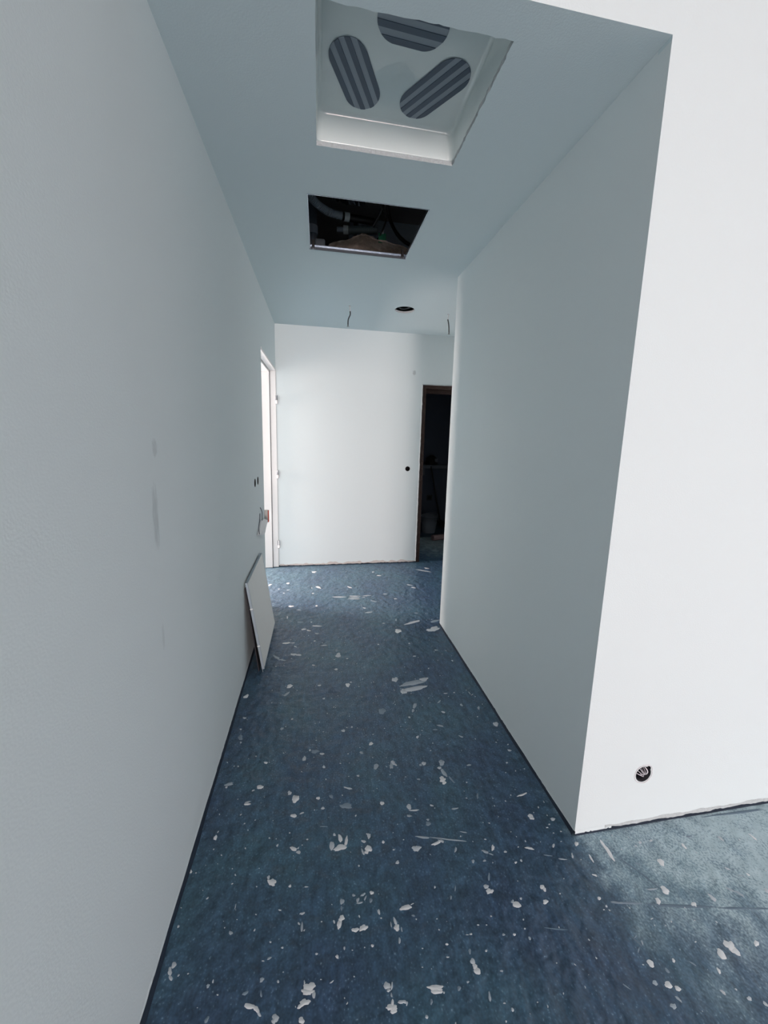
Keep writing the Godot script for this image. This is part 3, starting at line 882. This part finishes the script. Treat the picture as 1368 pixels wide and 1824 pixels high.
func build_dark_room() -> void:
	var pale := mat(Color(0.45, 0.48, 0.52), 0.8)
	var blk := mat(Color(0.03, 0.03, 0.04), 0.6)
	var z := -6.0
	var sh := thing("wall_ledge", "grey ledge across the back of the dark room", "ledge", Vector3(2.5, 0.98, -6.12))
	boxes("ledge_top", [[Vector3(-0.9, 0.0, -0.08), Vector3(0.88, 0.06, 0.10)]], pale, sh, 0.008)
	boxes("bracket", [[Vector3(-0.3, -0.12, -0.08), Vector3(-0.26, 0.0, 0.06)]], pale, sh, 0.004)
	boxes("bracket", [[Vector3(0.2, -0.12, -0.08), Vector3(0.24, 0.0, 0.06)]], pale, sh, 0.004)
	var bag := thing("work_lamp", "black rounded object sitting on the ledge in the dark room", "work lamp", Vector3(2.36, 1.04, -6.10))
	var st := begin()
	lathe(st, [Vector2(0.0, 0.0), Vector2(0.10, 0.0), Vector2(0.105, 0.05), Vector2(0.085, 0.12), Vector2(0.03, 0.16), Vector2(0, 0.165)], Transform3D(), 20)
	obj("hood", st, blk, bag)
	boxes("glass_face", [[Vector3(0.03, 0.05, 0.085), Vector3(0.08, 0.11, 0.095)]], pale, bag, 0.003)
	var br := thing("broom", "dark broom leaning on the ledge in the dark room", "broom", Vector3(2.5, 0.0, -5.9))
	var s2 := begin()
	tube(s2, [Vector3(0.0, 0.08, 0.0), Vector3(-0.17, 1.02, -0.13)], 0.013, 10)
	obj("handle", s2, blk, br)
	boxes("brush_head", [[Vector3(-0.02, 0.0, -0.10), Vector3(0.06, 0.10, 0.10)]], blk, br, 0.012)
	var so := thing("wall_socket", "square dark socket on the back wall of the dark room", "socket", Vector3(2.38, 0.45, -6.2))
	boxes("cover_plate", [[Vector3(-0.05, -0.05, 0.0), Vector3(0.05, 0.05, 0.012)]], mat(Color(0.2, 0.22, 0.25), 0.5), so, 0.004)
	boxes("insert", [[Vector3(-0.03, -0.03, 0.012), Vector3(0.03, 0.03, 0.016)]], blk, so, 0.003)
	var bk := thing("bucket", "grey bucket on the floor of the dark room", "bucket", Vector3(2.19, 0.0, -5.55))
	var s3 := begin()
	lathe(s3, [Vector2(0.0, 0.004), Vector2(0.10, 0.0), Vector2(0.135, 0.26), Vector2(0.142, 0.262), Vector2(0.142, 0.275), Vector2(0.128, 0.275)], Transform3D(), 28)
	obj("pail", s3, pale, bk)
	var s4 := begin()
	var arc := []
	for k in 17:
		var a := PI * k / 16.0
		arc.append(Vector3(cos(a) * 0.138, 0.265 + sin(a) * 0.07, sin(a) * 0.10))
	tube(s4, arc, 0.004, 8)
	obj("handle", s4, pale, bk)
	var tb := thing("cardboard_tube", "pale pinkish tube lying on the floor of the dark room", "tube", Vector3(2.2, 0.045, -5.05))
	var s5 := begin()
	tube(s5, [Vector3(-0.10, 0.0, 0.0), Vector3(0.30, 0.0, -0.10)], 0.042, 20)
	obj("tube_wall", s5, mat(Color(0.62, 0.53, 0.53), 0.8), tb)

func build_splashes() -> void:
	small_splats = begin()
	# the splashes one sees, largest first: x, z, half length, half width, turn, how thick
	s(1.022, -2.006, .0797, .0196, 169, .55)
	s(1.02, -1.955, .0823, .0176, 173, .6)
	s(1.678, -.708, .0146, .0116, 165, .9)
	s(1.681, -.696, .0138, .0099, -161, .85)
	s(1.633, -.695, .0122, .0107, 136, .95)
	s(1.508, -.995, .0339, .0075, 92, .9)
	s(.767, -.758, .0236, .0052, -171, .98)
	s(1.355, -2.617, .0528, .0257, 151, .6)
	s(1.61, -.857, .0123, .0116, -174, .95)
	s(.424, -.812, .0154, .0082, -171, .9)
	s(.527, -1.147, .0248, .0091, 171, .85)
	s(.56, -1.299, .027, .0101, -171, .2)
	s(1.416, -.665, .01, .0071, -169, .95)
	s(1.404, -.71, .0096, .008, 171, .98)
	s(.419, -.803, .0154, .0062, -169, .9)
	s(.642, -.741, .0126, .0063, -169, .85)
	s(1.21, -2.738, .0733, .0148, 161, .7)
	s(.768, -.751, .0157, .0052, -170, .98)
	s(1.673, -.932, .0131, .0094, 146, .95)
	s(.726, -.941, .0187, .0067, -179, .9)
	s(1.087, -.895, .013, .0086, -166, .9)
	s(.936, -1.116, .0642, .0026, -166, .45)
	s(.412, -.785, .0125, .0066, -176, .9)
	s(.795, -1.799, .0227, .0188, 104, .3)
	s(.354, -1.359, .016, .0148, 174, .95)
	s(.805, -1.104, .0155, .0097, 173, .75)
	s(.293, -1.074, .0156, .009, -146, .98)
	s(.269, -.8, .0168, .0045, -166, .85)
	s(1.75, -.815, .01, .0077, -106, .7)
	s(.895, -.771, .0097, .0069, 177, .85)
	s(.95, -1.94, .0229, .0183, 113, .6)
	s(1.101, -2.032, .0273, .0167, 162, .6)
	s(1.559, -.834, .0102, .0073, 127, .9)
	s(.585, -.912, .0125, .0071, 168, .85)
	s(.635, -.782, .0091, .0071, -174, .7)
	s(1.766, -.699, .0099, .0052, -23, .85)
	s(.63, -1.129, .0125, .0107, -170, .85)
	s(1.393, -.629, .0085, .0049, 175, .45)
	s(1.669, -.808, .0102, .0067, 171, .95)
	s(.338, -.769, .0096, .0064, -158, .75)
	s(1.062, -2.62, .0278, .0251, 157, .95)
	s(1.015, -.942, .0124, .0072, 171, .95)
	s(1.401, -2.739, .0485, .0154, 165, .3)
	s(.992, -1.358, .0144, .0127, 177, .9)
	s(1.009, -1.388, .0218, .0088, 76, .5)
	s(.497, -1.158, .0147, .009, 88, .7)
	s(1.436, -.655, .0076, .0056, 180, .85)
	s(1.016, -1.44, .0165, .0123, 129, .5)
	s(1.627, -3.875, .096, .0153, -146, .4)
	s(.92, -2.052, .0217, .0182, 112, .7)
	s(1.855, -.811, .0111, .0055, -132, .4)
	s(.512, -.931, .0116, .0065, 106, .85)
	s(.886, -1.111, .0194, .0054, 166, .8)
	s(.687, -.897, .0091, .0073, -159, .85)
	s(.583, -2.355, .029, .0158, 90, .7)
	s(.839, -1.138, .0258, .0041, -164, .55)
	s(1.836, -.825, .0119, .0046, -139, .4)
	s(1.38, -1.626, .0172, .0123, 151, .7)
	s(1.382, -.674, .0074, .0048, 179, .55)
	s(.432, -1.583, .0181, .0106, -168, .35)
	s(.405, -.755, .0081, .0054, -157, .8)
	s(1.959, -.804, .0089, .0055, -32, .7)
	s(.709, -1.462, .0165, .0096, 115, .4)
	s(.529, -1.179, .0148, .0069, 81, .85)
	s(.287, -.792, .0107, .0043, -147, .85)
	s(.52, -.945, .0085, .0076, 176, .85)
	s(.89, -.792, .0073, .0062, 146, .75)
	s(1.648, -.594, .0059, .0043, -143, .7)
	s(1.615, -.609, .0064, .0041, 171, .7)
	s(.56, -.911, .0114, .0051, 180, .85)
	s(.892, -.781, .0073, .0058, 176, .8)
	s(.644, -.734, .0094, .004, 179, .85)
	s(.815, -1.259, .0125, .0087, 88, .6)
	s(1.568, -.866, .0183, .0028, -176, .4)
	s(1.185, -.888, .0091, .0058, 160, .95)
	s(.551, -1.167, .0181, .005, 103, .8)
	s(1.555, -.63, .0056, .0046, -129, .7)
	s(2.111, -.954, .0143, .0041, -101, .8)
	s(1.308, -1.241, .0247, .004, 169, .8)
	s(.277, -2.074, .0175, .0157, 152, .8)
	s(1.293, -1.153, .0103, .0082, -178, .95)
	s(.669, -.747, .0111, .0032, -175, .7)
	s(.201, -1.433, .0134, .0096, -167, .9)
	s(.358, -1.168, .0145, .0059, -153, .8)
	s(1.309, -2.606, .0238, .0179, 172, .7)
	s(.065, -1.717, .0169, .0108, 63, .35)
	s(1.588, -.667, .0062, .0044, 110, .8)
	s(.985, -1.815, .0229, .0088, 121, .5)
	s(.78, -1.456, .0148, .0087, 103, .4)
	s(1.419, -.638, .0081, .003, -125, .5)
	s(.908, -.72, .0097, .0032, 102, .5)
	s(.068, -1.465, .0148, .0085, 177, .5)
	s(1.009, -.956, .0093, .0058, 176, .6)
	s(1.222, -1.044, .0143, .0045, -163, .8)
	s(.037, -.9, .0098, .0048, 59, .75)
	s(1.979, -.968, .0104, .0052, -99, .7)
	s(.874, -1.183, .0104, .0077, 177, .2)
	s(1.439, -.69, .0063, .0042, -106, .2)
	s(1.809, -.966, .0093, .0056, -80, .9)
	s(1.198, -.927, .0083, .0057, 163, .95)
	s(.524, -.987, .008, .0067, 82, .55)
	s(.043, -.912, .0069, .0064, 146, .75)
	s(.351, -1.289, .0123, .0072, -161, .95)
	s(.624, -2.039, .019, .0114, 93, .8)
	s(1.408, -1.032, .0101, .0055, 156, .8)
	s(1.053, -1.057, .0121, .0048, -155, .5)
	s(.685, -.913, .0093, .0045, 73, .6)
	s(.166, -2.384, .0333, .0086, -136, .5)
	s(.633, -.741, .0074, .0037, -172, .8)
	s(1.428, -.98, .0133, .0036, 92, .85)
	s(.436, -.795, .007, .0045, 82, .7)
	s(1.862, -.992, .0141, .0034, -175, .35)
	s(.037, -2.017, .0173, .0115, 140, .9)
	s(.281, -2.402, .0231, .0122, -162, .6)
	s(.398, -.942, .0125, .0034, 91, .55)
	s(.876, -2.951, .0368, .0115, 169, .5)
	s(.4, -.78, .0075, .0039, 168, .85)
	s(1.087, -1.065, .0096, .0057, 127, .9)
	s(.932, -1.447, .0106, .0091, 137, .75)
	s(.791, -1.471, .0125, .008, 58, .6)
	s(1.293, -1.144, .0097, .0061, -179, .95)
	s(.164, -.793, .0062, .0046, 115, .3)
	s(.637, -1.172, .0087, .0072, 96, .7)
	s(.644, -.749, .0064, .004, 103, .8)
	s(.832, -1.242, .0199, .0035, -177, .75)
	s(1.375, -1.128, .0096, .0059, 163, .7)
	s(1.032, -1.351, .0183, .0044, -111, .25)
	s(.448, -3.531, .0343, .016, -118, .95)
	s(.383, -1.55, .0133, .0079, 89, .7)
	s(.219, -2.552, .0289, .0098, -180, .8)
	s(.265, -2.006, .0231, .0075, 133, .5)
	s(.304, -2.849, .0264, .0132, -170, .3)
	s(.831, -.747, .006, .0039, 142, .35)
	s(1.527, -.691, .0096, .0021, -141, .25)
	s(.994, -1.341, .0105, .0071, 138, .9)
	s(.253, -.826, .0078, .0036, 173, .35)
	s(1.031, -.981, .0125, .0032, 122, .35)
	s(.621, -1.119, .0083, .0062, -170, .8)
	s(.574, -1.375, .0182, .0042, -156, .6)
	s(.638, -3.286, .0613, .0071, -174, .9)
	s(.708, -1.289, .0094, .0071, -174, .8)
	s(.293, -.845, .0055, .0051, 109, .5)
	s(1.477, -.705, .0052, .0038, -32, .8)
	s(.904, -1.115, .0117, .0042, -154, .7)
	s(1.082, -1.655, .0176, .0061, -152, .5)
	s(1.419, -.852, .0187, .0015, -165, .4)
	s(.435, -2.771, .0392, .0076, -169, .8)
	s(1.894, -.879, .0086, .0034, -144, .6)
	s(.161, -1.364, .0128, .0056, -173, .9)
	s(1.202, -.919, .006, .0053, -54, .95)
	s(.328, -1.388, .0091, .008, 59, .6)
	s(.314, -2.392, .0207, .0103, -163, .6)
	s(.334, -.764, .006, .0036, -161, .6)
	s(1.296, -.68, .0101, .0017, -138, .3)
	s(1.369, -.87, .0061, .0046, 166, .95)
	s(.295, -.783, .0077, .0029, 47, .75)
	s(.689, -.867, .007, .0039, 104, .5)
	s(.704, -1.591, .0104, .0089, 164, .9)
	s(1.322, -.993, .0145, .0025, -168, .55)
	s(.4, -3.954, .0256, .0219, -155, .9)
	s(1.37, -3.493, .0347, .0123, -147, .4)
	s(.623, -.996, .0075, .0046, -171, .8)
	s(.068, -1.248, .0087, .0061, 71, .95)
	s(.377, -1.154, .0083, .0054, -163, .7)
	s(.748, -.735, .0056, .0033, 112, .35)
	s(1.653, -1.001, .0078, .0043, 155, .7)
	s(1, -1.225, .0148, .0034, 178, .4)
	s(.617, -.976, .0064, .0049, 97, .3)
	s(.648, -.779, .0075, .0027, 109, .6)
	s(.21, -3.141, .0224, .0145, 176, .9)
	s(.638, -.773, .0054, .0036, -173, .6)
	s(.89, -.813, .0063, .0035, 103, .25)
	s(1.584, -.94, .0097, .003, -153, .3)
	s(1.688, -3.949, .0271, .0187, -143, .7)
	s(.997, -1.415, .0105, .0062, -178, .6)
	s(.044, -.886, .0078, .0033, 44, .75)
	s(.501, -1.348, .0081, .0072, -145, .3)
	s(1.403, -.931, .0098, .0028, -160, .8)
	s(.204, -2.349, .0292, .006, -159, .45)
	s(.947, -1.079, .01, .0037, 123, .4)
	s(.726, -1.07, .0063, .0058, 126, .7)
	s(.615, -1.156, .0092, .0046, -154, .7)
	s(.575, -.983, .007, .0043, 110, .4)
	s(.608, -1.121, .0114, .0034, 74, .7)
	s(1.115, -1.263, .015, .0032, 115, .3)
	s(.186, -.96, .0062, .0044, -149, .5)
	s(.958, -.689, .0039, .0035, 171, .7)
	s(1.317, -1.039, .0085, .0037, 143, .7)
	s(.594, -.995, .0087, .0033, 160, .5)
	s(1.365, -.998, .0091, .0032, 121, .7)
	s(1.276, -1.012, .0171, .0017, -164, .35)
	s(1.077, -.905, .0058, .004, 151, .5)
	s(.996, -1.034, .0064, .0048, 141, .5)
	s(.755, -3.499, .0324, .0107, -127, .9)
	s(1.919, -.854, .0135, .0015, -165, .4)
	s(.807, -1.223, .0104, .0041, -173, .4)
	s(.447, -1.348, .008, .0064, -157, .8)
	s(.465, -1.565, .0108, .0063, -168, .6)
	s(.966, -1.78, .0129, .0068, 122, .5)
	s(.638, -.943, .0072, .0034, 85, .7)
	s(.574, -1.691, .0107, .0074, -169, .6)
	s(1.948, -.853, .0051, .0039, -125, .8)
	s(.785, -3.288, .0544, .0054, -169, .95)
	s(.782, -3.256, .0539, .0053, -169, .95)
	s(1.339, -1.751, .0127, .0065, 120, .4)
	s(.639, -.943, .0071, .0033, 88, .6)
	s(1.395, -3.424, .0223, .0138, -141, .7)
	s(.398, -.975, .0083, .003, 174, .6)
	s(.902, -3.286, .0398, .0071, 174, .7)
	s(.502, -.86, .0047, .0041, -154, .85)
	s(1.418, -.753, .0057, .0026, 119, .45)
	s(.947, -3.164, .0317, .0081, -151, .4)
	s(.295, -.818, .0065, .0026, 78, .3)
	s(.581, -.975, .0096, .0025, 177, .4)
	s(.771, -3.229, .0504, .0052, -169, .95)
	s(.335, -2.732, .0189, .0099, 165, .8)
	s(.574, -2.416, .0182, .008, 92, .25)
	s(1.047, -1.634, .0118, .0057, -175, .3)
	s(1.701, -1.001, .0071, .0035, 165, .7)
	s(-.03, -3.639, .0238, .0139, 110, .9)
	s(1.393, -.74, .0085, .0016, 148, .3)
	s(.728, -.712, .0042, .0029, -169, .6)
	s(1.13, -1.747, .0111, .0067, -142, .6)
	s(.466, -1.303, .0077, .0053, -165, .6)
	s(.651, -1.546, .0097, .006, -133, .4)
	s(1.368, -1.46, .0091, .0056, -150, .6)
	s(1.083, -.813, .0044, .0036, 119, .4)
	s(.28, -1.09, .0061, .0046, 55, .6)
	s(.263, -1.746, .01, .0071, 117, .5)
	s(1.164, -1.573, .0124, .0047, -146, .4)
	s(.144, -3.663, .0202, .0155, 103, .8)
	s(1.138, -1.41, .012, .0039, 175, .5)
	s(1.251, -1.786, .0112, .0066, -112, .5)
	s(1.282, -2.892, .0186, .0104, -177, .35)
	s(.15, -.855, .0047, .0036, -148, .4)
	s(1, -1.133, .0129, .0023, -164, .4)
	s(.308, -.886, .0068, .0026, 173, .45)
	s(.88, -.945, .0063, .0032, 114, .2)
	s(.943, -1.6, .0106, .0054, 136, .7)
	s(.799, -1.461, .0107, .0044, 55, .6)
	s(.561, -2.201, .0112, .0093, -162, .7)
	s(1.097, -3.778, .0254, .0118, -159, .8)
	s(.903, -.967, .0089, .0022, 112, .2)
	s(.563, -.998, .0053, .0038, -168, .5)
	s(.6, -.985, .0072, .0027, 123, .4)
	s(1.041, -.828, .0046, .003, 169, .95)
	s(.373, -2.71, .0169, .0087, -147, .85)
	s(.487, -2.489, .0233, .0053, 178, .7)
	s(1.133, -1.828, .016, .0042, 138, .5)
	s(1.008, -.833, .0048, .0029, 175, .4)
	s(.829, -3.061, .0619, .003, 90, .3)
	s(.014, -1.146, .0062, .0042, -136, .95)
	s(.687, -1.143, .0052, .0049, 114, .9)
	s(.209, -1.552, .0099, .0048, -161, .8)
	s(.915, -1.442, .0068, .006, 147, .5)
	s(.644, -.763, .0042, .0026, 82, .55)
	s(1.127, -1.046, .0058, .0036, 173, .6)
	s(.436, -2.659, .0162, .0083, -171, .5)
	s(.508, -1.195, .0055, .0049, 68, .7)
	s(.607, -.868, .0044, .0032, -171, .8)
	s(.678, -.745, .004, .0026, -175, .6)
	s(.468, -1.231, .016, .0017, -172, .3)
	s(.671, -.907, .0074, .002, 88, .5)
	s(.473, -1.493, .007, .0058, 72, .7)
	s(.454, -2.058, .0112, .0069, 171, .7)
	s(1.038, -1.03, .0055, .0035, 176, .4)
	s(.745, -.918, .006, .0025, -158, .3)
	s(1.409, -.768, .007, .0015, 156, .25)
	s(.828, -.838, .005, .0025, -175, .85)
	s(.909, -1.251, .0082, .0034, -158, .6)
	s(.383, -1.295, .0092, .0032, 168, .7)
	s(.848, -3.037, .0157, .0101, -140, .7)
	s(.521, -.97, .0067, .0024, 93, .25)
	s(1.377, -.848, .004, .0031, 129, .7)
	s(1.597, -.629, .0028, .0024, -170, .6)
	s(.701, -.891, .0065, .002, 89, .4)
	s(1.071, -1.046, .0076, .0024, -154, .4)
	s(.354, -1.054, .0045, .004, 67, .8)
	s(1.17, -1.011, .0047, .0036, 124, .7)
	s(.964, -.761, .0052, .0018, -174, .5)
	s(.877, -1.198, .0062, .0036, -176, .5)
	s(1.147, -1.008, .0051, .0032, 172, .9)
	s(1.082, -2.794, .018, .0068, 103, .5)
	s(.06, -1.848, .0111, .0048, -154, .7)
	s(.887, -1.373, .0077, .0037, -174, .5)
	s(.86, -.755, .0038, .0023, 180, .5)
	s(1.419, -1.612, .0102, .0038, 107, .6)
	s(1.05, -3.891, .0176, .0128, 101, .7)
	s(.432, -3.125, .0146, .01, 84, .9)
	s(.688, -1.143, .0049, .0039, -175, .8)
	s(.939, -.807, .0037, .0026, 165, .85)
	s(.41, -.822, .0044, .0023, 84, .7)
	s(1.109, -.908, .0037, .0034, 148, .6)
	s(.195, -2.939, .0242, .0053, 85, .5)
	s(.263, -2.548, .0174, .0055, -180, .6)
	s(.162, -1.373, .0109, .0025, 178, .5)
	s(1.16, -3.19, .014, .0105, 179, .5)
	s(.909, -.849, .0046, .0022, -176, .6)
	s(.416, -2.263, .0094, .0077, -153, .6)
	s(1.104, -2.279, .012, .0061, -175, .6)
	s(.485, -.812, .0062, .0015, 158, .5)
	s(.934, -1.735, .0068, .006, 158, .4)
	s(.623, -1.427, .0059, .0046, -169, .8)
	s(.524, -.875, .0037, .0028, 88, .5)
	s(1.079, -3.304, .019, .0075, -175, .6)
	s(1.498, -.798, .0054, .0015, -11, .4)
	s(.443, -.875, .0042, .0024, -167, .5)
	s(1.193, -1.89, .0124, .0037, -174, .4)
	s(.282, -3.064, .0197, .0061, -173, .7)
	s(.607, -.868, .0042, .0023, -171, .7)
	s(1.277, -2.331, .0125, .0053, -175, .8)
	s(.397, -3.393, .0128, .0109, -152, .7)
	s(.836, -.98, .0037, .0031, 141, .6)
	s(.025, -.999, .004, .003, -120, .7)
	s(1.349, -2.196, .009, .0062, -85, .7)
	s(.408, -1.594, .0066, .0044, 81, .8)
	s(.06, -1.452, .0054, .0044, -155, .9)
	s(.31, -1.806, .0067, .0055, 169, .8)
	s(.821, -.811, .0043, .0017, -174, .2)
	s(.299, -1.188, .0053, .003, 117, .4)
	s(.161, -.862, .004, .002, 82, .35)
	s(1.627, -.993, .0046, .0023, 164, .6)
	s(1.321, -1.397, .006, .0035, 175, .4)
	s(.942, -.703, .0034, .0016, -177, .35)
	s(1.583, -.73, .0036, .0016, 171, .7)
	s(.479, -1.94, .0067, .0059, -141, .6)
	s(1.055, -.68, .0031, .0016, 106, .6)
	s(.408, -1.044, .0063, .0018, -171, .5)
	s(.787, -.746, .0028, .0021, 174, .8)
	s(1.333, -1.102, .005, .0025, 178, .6)
	s(.749, -.947, .0058, .0015, 165, .4)
	s(1.107, -2.439, .0092, .0063, 110, .6)
	s(.931, -.673, .0025, .0018, 153, .7)
	s(.286, -2.497, .0143, .0042, -140, .4)
	s(.94, -.866, .0037, .0019, -178, .6)
	s(.971, -2.752, .0107, .0066, -175, .6)
	s(.186, -1.024, .008, .0012, 92, .4)
	s(.721, -1.112, .0042, .0027, -174, .8)
	s(1.379, -.837, .0027, .0024, -103, .6)
	s(.327, -.994, .0055, .0016, -166, .5)
	s(.056, -1.771, .0055, .0051, 45, .6)
	s(.157, -3.495, .0143, .0077, -170, .6)
	s(1.337, -1.874, .012, .0026, -98, .7)
	s(1.378, -1.081, .0044, .0024, 174, .6)
	s(1.349, -1.112, .0044, .0025, 174, .5)
	s(.421, -2.555, .0085, .0065, -162, .7)
	s(.62, -1.709, .0051, .0048, 67, .9)
	s(.307, -.921, .0032, .0022, -156, .4)
	s(.99, -.88, .0033, .002, 177, .8)
	s(1.182, -.741, .0032, .0014, -127, .35)
	s(1.162, -2.134, .0075, .005, 115, .9)
	s(1.563, -.99, .0039, .002, 169, .7)
	s(.175, -1.421, .0058, .0028, 167, .5)
	s(.392, -2.839, .0085, .0074, 52, .6)
	s(.641, -2.309, .0089, .0047, -172, .6)
	s(.866, -3.25, .0154, .0053, -174, .6)
	s(.407, -1.193, .0043, .0026, -166, .8)
	s(1.247, -.901, .0032, .0019, 162, .5)
	s(1.247, -1.89, .0059, .0046, 145, .8)
	s(1.449, -.833, .0029, .0018, -100, .35)
	s(.879, -2.453, .0075, .006, 103, .7)
	s(.068, -3.528, .0122, .0076, 76, .7)
	s(1.088, -.857, .0028, .002, 130, .7)
	s(.124, -3.426, .0115, .0075, 76, .7)
	s(.073, -1.686, .0054, .0038, -133, .6)
	s(.643, -.927, .0031, .002, -172, .5)
	s(.645, -2.063, .0058, .0053, -161, .7)
	s(.291, -.883, .0041, .0013, -169, .4)
	s(.384, -3.522, .0181, .0048, 88, .7)
	s(.167, -1.114, .0043, .0019, 59, .7)
	s(1.379, -1.494, .0047, .003, 137, .7)
	s(.752, -.908, .0026, .002, 180, .6)
	s(1.183, -1.054, .0033, .0021, 170, .7)
	s(.088, -1.55, .0046, .0032, 49, .8)
	s(1.347, -1.859, .01, .0021, 144, .6)
	s(1.631, -.774, .0029, .0013, 171, .8)
	s(.185, -1.195, .0035, .0024, 58, .7)
	s(.18, -.834, .0031, .0013, -166, .5)
	s(.267, -1.218, .0034, .0025, -149, .6)
	s(1.131, -.752, .0018, .0017, 168, .6)
	s(1.032, -.691, .0023, .0011, -180, .9)
	s(.966, -.862, .0026, .0015, 179, .6)
	s(.159, -1.594, .0046, .003, -158, .7)
	s(.174, -2.281, .0059, .0047, -133, .7)
	s(.897, -.849, .005, .0008, -172, .4)
	s(.817, -.899, .0026, .0016, -177, .7)
	s(1.305, -1.689, .0044, .0033, 148, .7)
	s(1.355, -1.048, .0033, .0016, 178, .6)
	s(.753, -.84, .0025, .0014, -175, .6)
	s(.742, -.802, .0024, .0013, -175, .6)
	s(.458, -.946, .0024, .0018, -161, .7)
	s(.547, -.813, .0021, .0015, -168, .6)
	s(.105, -1.184, .0031, .0021, -140, .6)
	s(.455, -.821, .0026, .0011, -170, .7)
	s(.035, -1.578, .0036, .0025, -133, .7)
	s(.547, -.867, .0022, .0012, -170, .6)
	s(.017, -1.046, .0025, .0013, -158, .8)
	s(.07, -1.553, .0033, .0022, 57, .7)
	# ridges left by the trowel in the dusty screed
	var trowel_dark := mat(Color(0.40, 0.48, 0.54), 0.7)
	mark(1.452, -0.845, 0.0536, 0.0032, 10, splat_m[1])
	mark(1.623, -0.812, 0.1222, 0.0041, 10, trowel_dark)
	mark(1.822, -0.776, 0.0819, 0.0032, 9, trowel_dark)
	mark(1.549, -0.942, 0.0323, 0.0032, 55, trowel_dark)
	mark(1.581, -0.892, 0.0328, 0.0036, 63, trowel_dark)
	mark(1.407, -0.907, 0.0290, 0.0027, 94, trowel_dark)
	mark(2.149, -1.043, 0.1540, 0.0041, 2, trowel_dark)
	mark(1.949, -1.063, 0.0951, 0.0041, -1, trowel_dark)
	mark(1.177, -0.821, 0.0378, 0.0018, 13, splat_m[0])
	mark(1.404, -0.758, 0.0173, 0.0027, 57, trowel_dark)
	# specks too small to count
	for k in 900:
		var z := -rng.randf_range(0.45, 4.1)
		var x := rng.randf_range(0.03, W - 0.03) if z < ZN and z > ZR else (rng.randf_range(0.03, 3.0) if z >= ZN else rng.randf_range(0.03, 1.7))
		var r := rng.randf_range(0.0008, 0.0030) * (1.0 - 0.3 * rng.randf())
		blob(small_splats, x, z, r * rng.randf_range(1.0, 2.0), r, rng.randf() * 180.0)
	var o := obj("plaster_specks", small_splats, splat_m[3], floor_node)
	o.set_meta("kind", "stuff")

const WIN0 := Vector3(0.15, 0.1, 0)
const WIN1 := Vector3(2.1, 2.15, 0)
const ADDED_RWIN0 := Vector3(-0.95, 0.05, 0)    # z, y of an unseen side window, added for fill light
const ADDED_RWIN1 := Vector3(0.5, 2.2, 0)
const LWIN0 := Vector3(-4.5, 0.7, 0)    # z, y of the left room's window
const LWIN1 := Vector3(-3.5, 2.2, 0)

func _ready() -> void:
	rng.seed = 20240611
	# camera
	var cam := Camera3D.new()
	cam.name = "camera"
	cam.near = 0.05
	cam.far = 60.0
	cam.projection = Camera3D.PROJECTION_FRUSTUM
	cam.keep_aspect = Camera3D.KEEP_HEIGHT
	cam.size = 0.138843
	cam.frustum_offset = Vector2(0.0005119, -0.0026426)
	cam.position = Vector3(0.4484, 1.5000, 0)
	cam.rotation = Vector3(-0.15133, -0.16785, 0.02554)
	add_child(cam)
	cam.current = true
	# sky and exposure
	var env := Environment.new()
	env.background_mode = Environment.BG_SKY
	var sm := ProceduralSkyMaterial.new()
	sm.sky_top_color = Color(0.55, 0.68, 0.82)
	sm.sky_horizon_color = Color(0.80, 0.86, 0.92)
	sm.ground_bottom_color = Color(0.3, 0.32, 0.34)
	sm.ground_horizon_color = Color(0.6, 0.64, 0.68)
	sm.sky_energy_multiplier = 1.0
	var sky := Sky.new()
	sky.sky_material = sm
	env.sky = sky
	env.ambient_light_source = Environment.AMBIENT_SOURCE_SKY
	env.tonemap_mode = Environment.TONE_MAPPER_LINEAR
	env.tonemap_exposure = 1.0
	env.sdfgi_enabled = true
	env.ssao_enabled = true
	env.ssil_enabled = true
	var we := WorldEnvironment.new()
	we.name = "environment"
	we.environment = env
	add_child(we)
	# daylight entering by the tall window behind the viewer
	daylight("window_daylight", Vector3((WIN0.x + WIN1.x) / 2, (WIN0.y + WIN1.y) / 2, 7.97), Vector3(0, 0, 0), Vector2(WIN1.x - WIN0.x, WIN1.y - WIN0.y), 13.6, Color(1.0, 0.915, 0.895))
	# added fill light at a made-up side window, out of the frame to the right
	daylight("added_side_light", Vector3(4.18, (ADDED_RWIN0.y + ADDED_RWIN1.y) / 2, (ADDED_RWIN0.x + ADDED_RWIN1.x) / 2), Vector3(0, PI / 2, 0), Vector2(ADDED_RWIN1.x - ADDED_RWIN0.x, ADDED_RWIN1.y - ADDED_RWIN0.y), 0.42, Color(1.0, 0.915, 0.895))
	# daylight entering the room on the left
	daylight("left_room_daylight", Vector3(-3.03, (LWIN0.y + LWIN1.y) / 2, (LWIN0.x + LWIN1.x) / 2), Vector3(0, -PI / 2, 0), Vector2(LWIN1.x - LWIN0.x, LWIN1.y - LWIN0.y), 25.0, Color(1.0, 0.895, 0.86))
	make_materials()
	build_floor()
	build_shell()
	build_edge_strips()
	build_doors()
	build_tray()
	build_void()
	build_panels()
	build_wall_bits()
	build_dark_room()
	build_splashes()

func daylight(called: String, at: Vector3, turn: Vector3, size: Vector2, energy: float, tint: Color) -> void:
	var l := AreaLight3D.new()
	l.name = called
	l.area_size = size
	l.area_normalize_energy = false
	l.light_energy = energy
	l.light_color = tint
	l.shadow_enabled = true
	l.area_range = 30.0
	l.area_attenuation = 2.0
	l.position = at
	l.rotation = turn
	add_child(l)
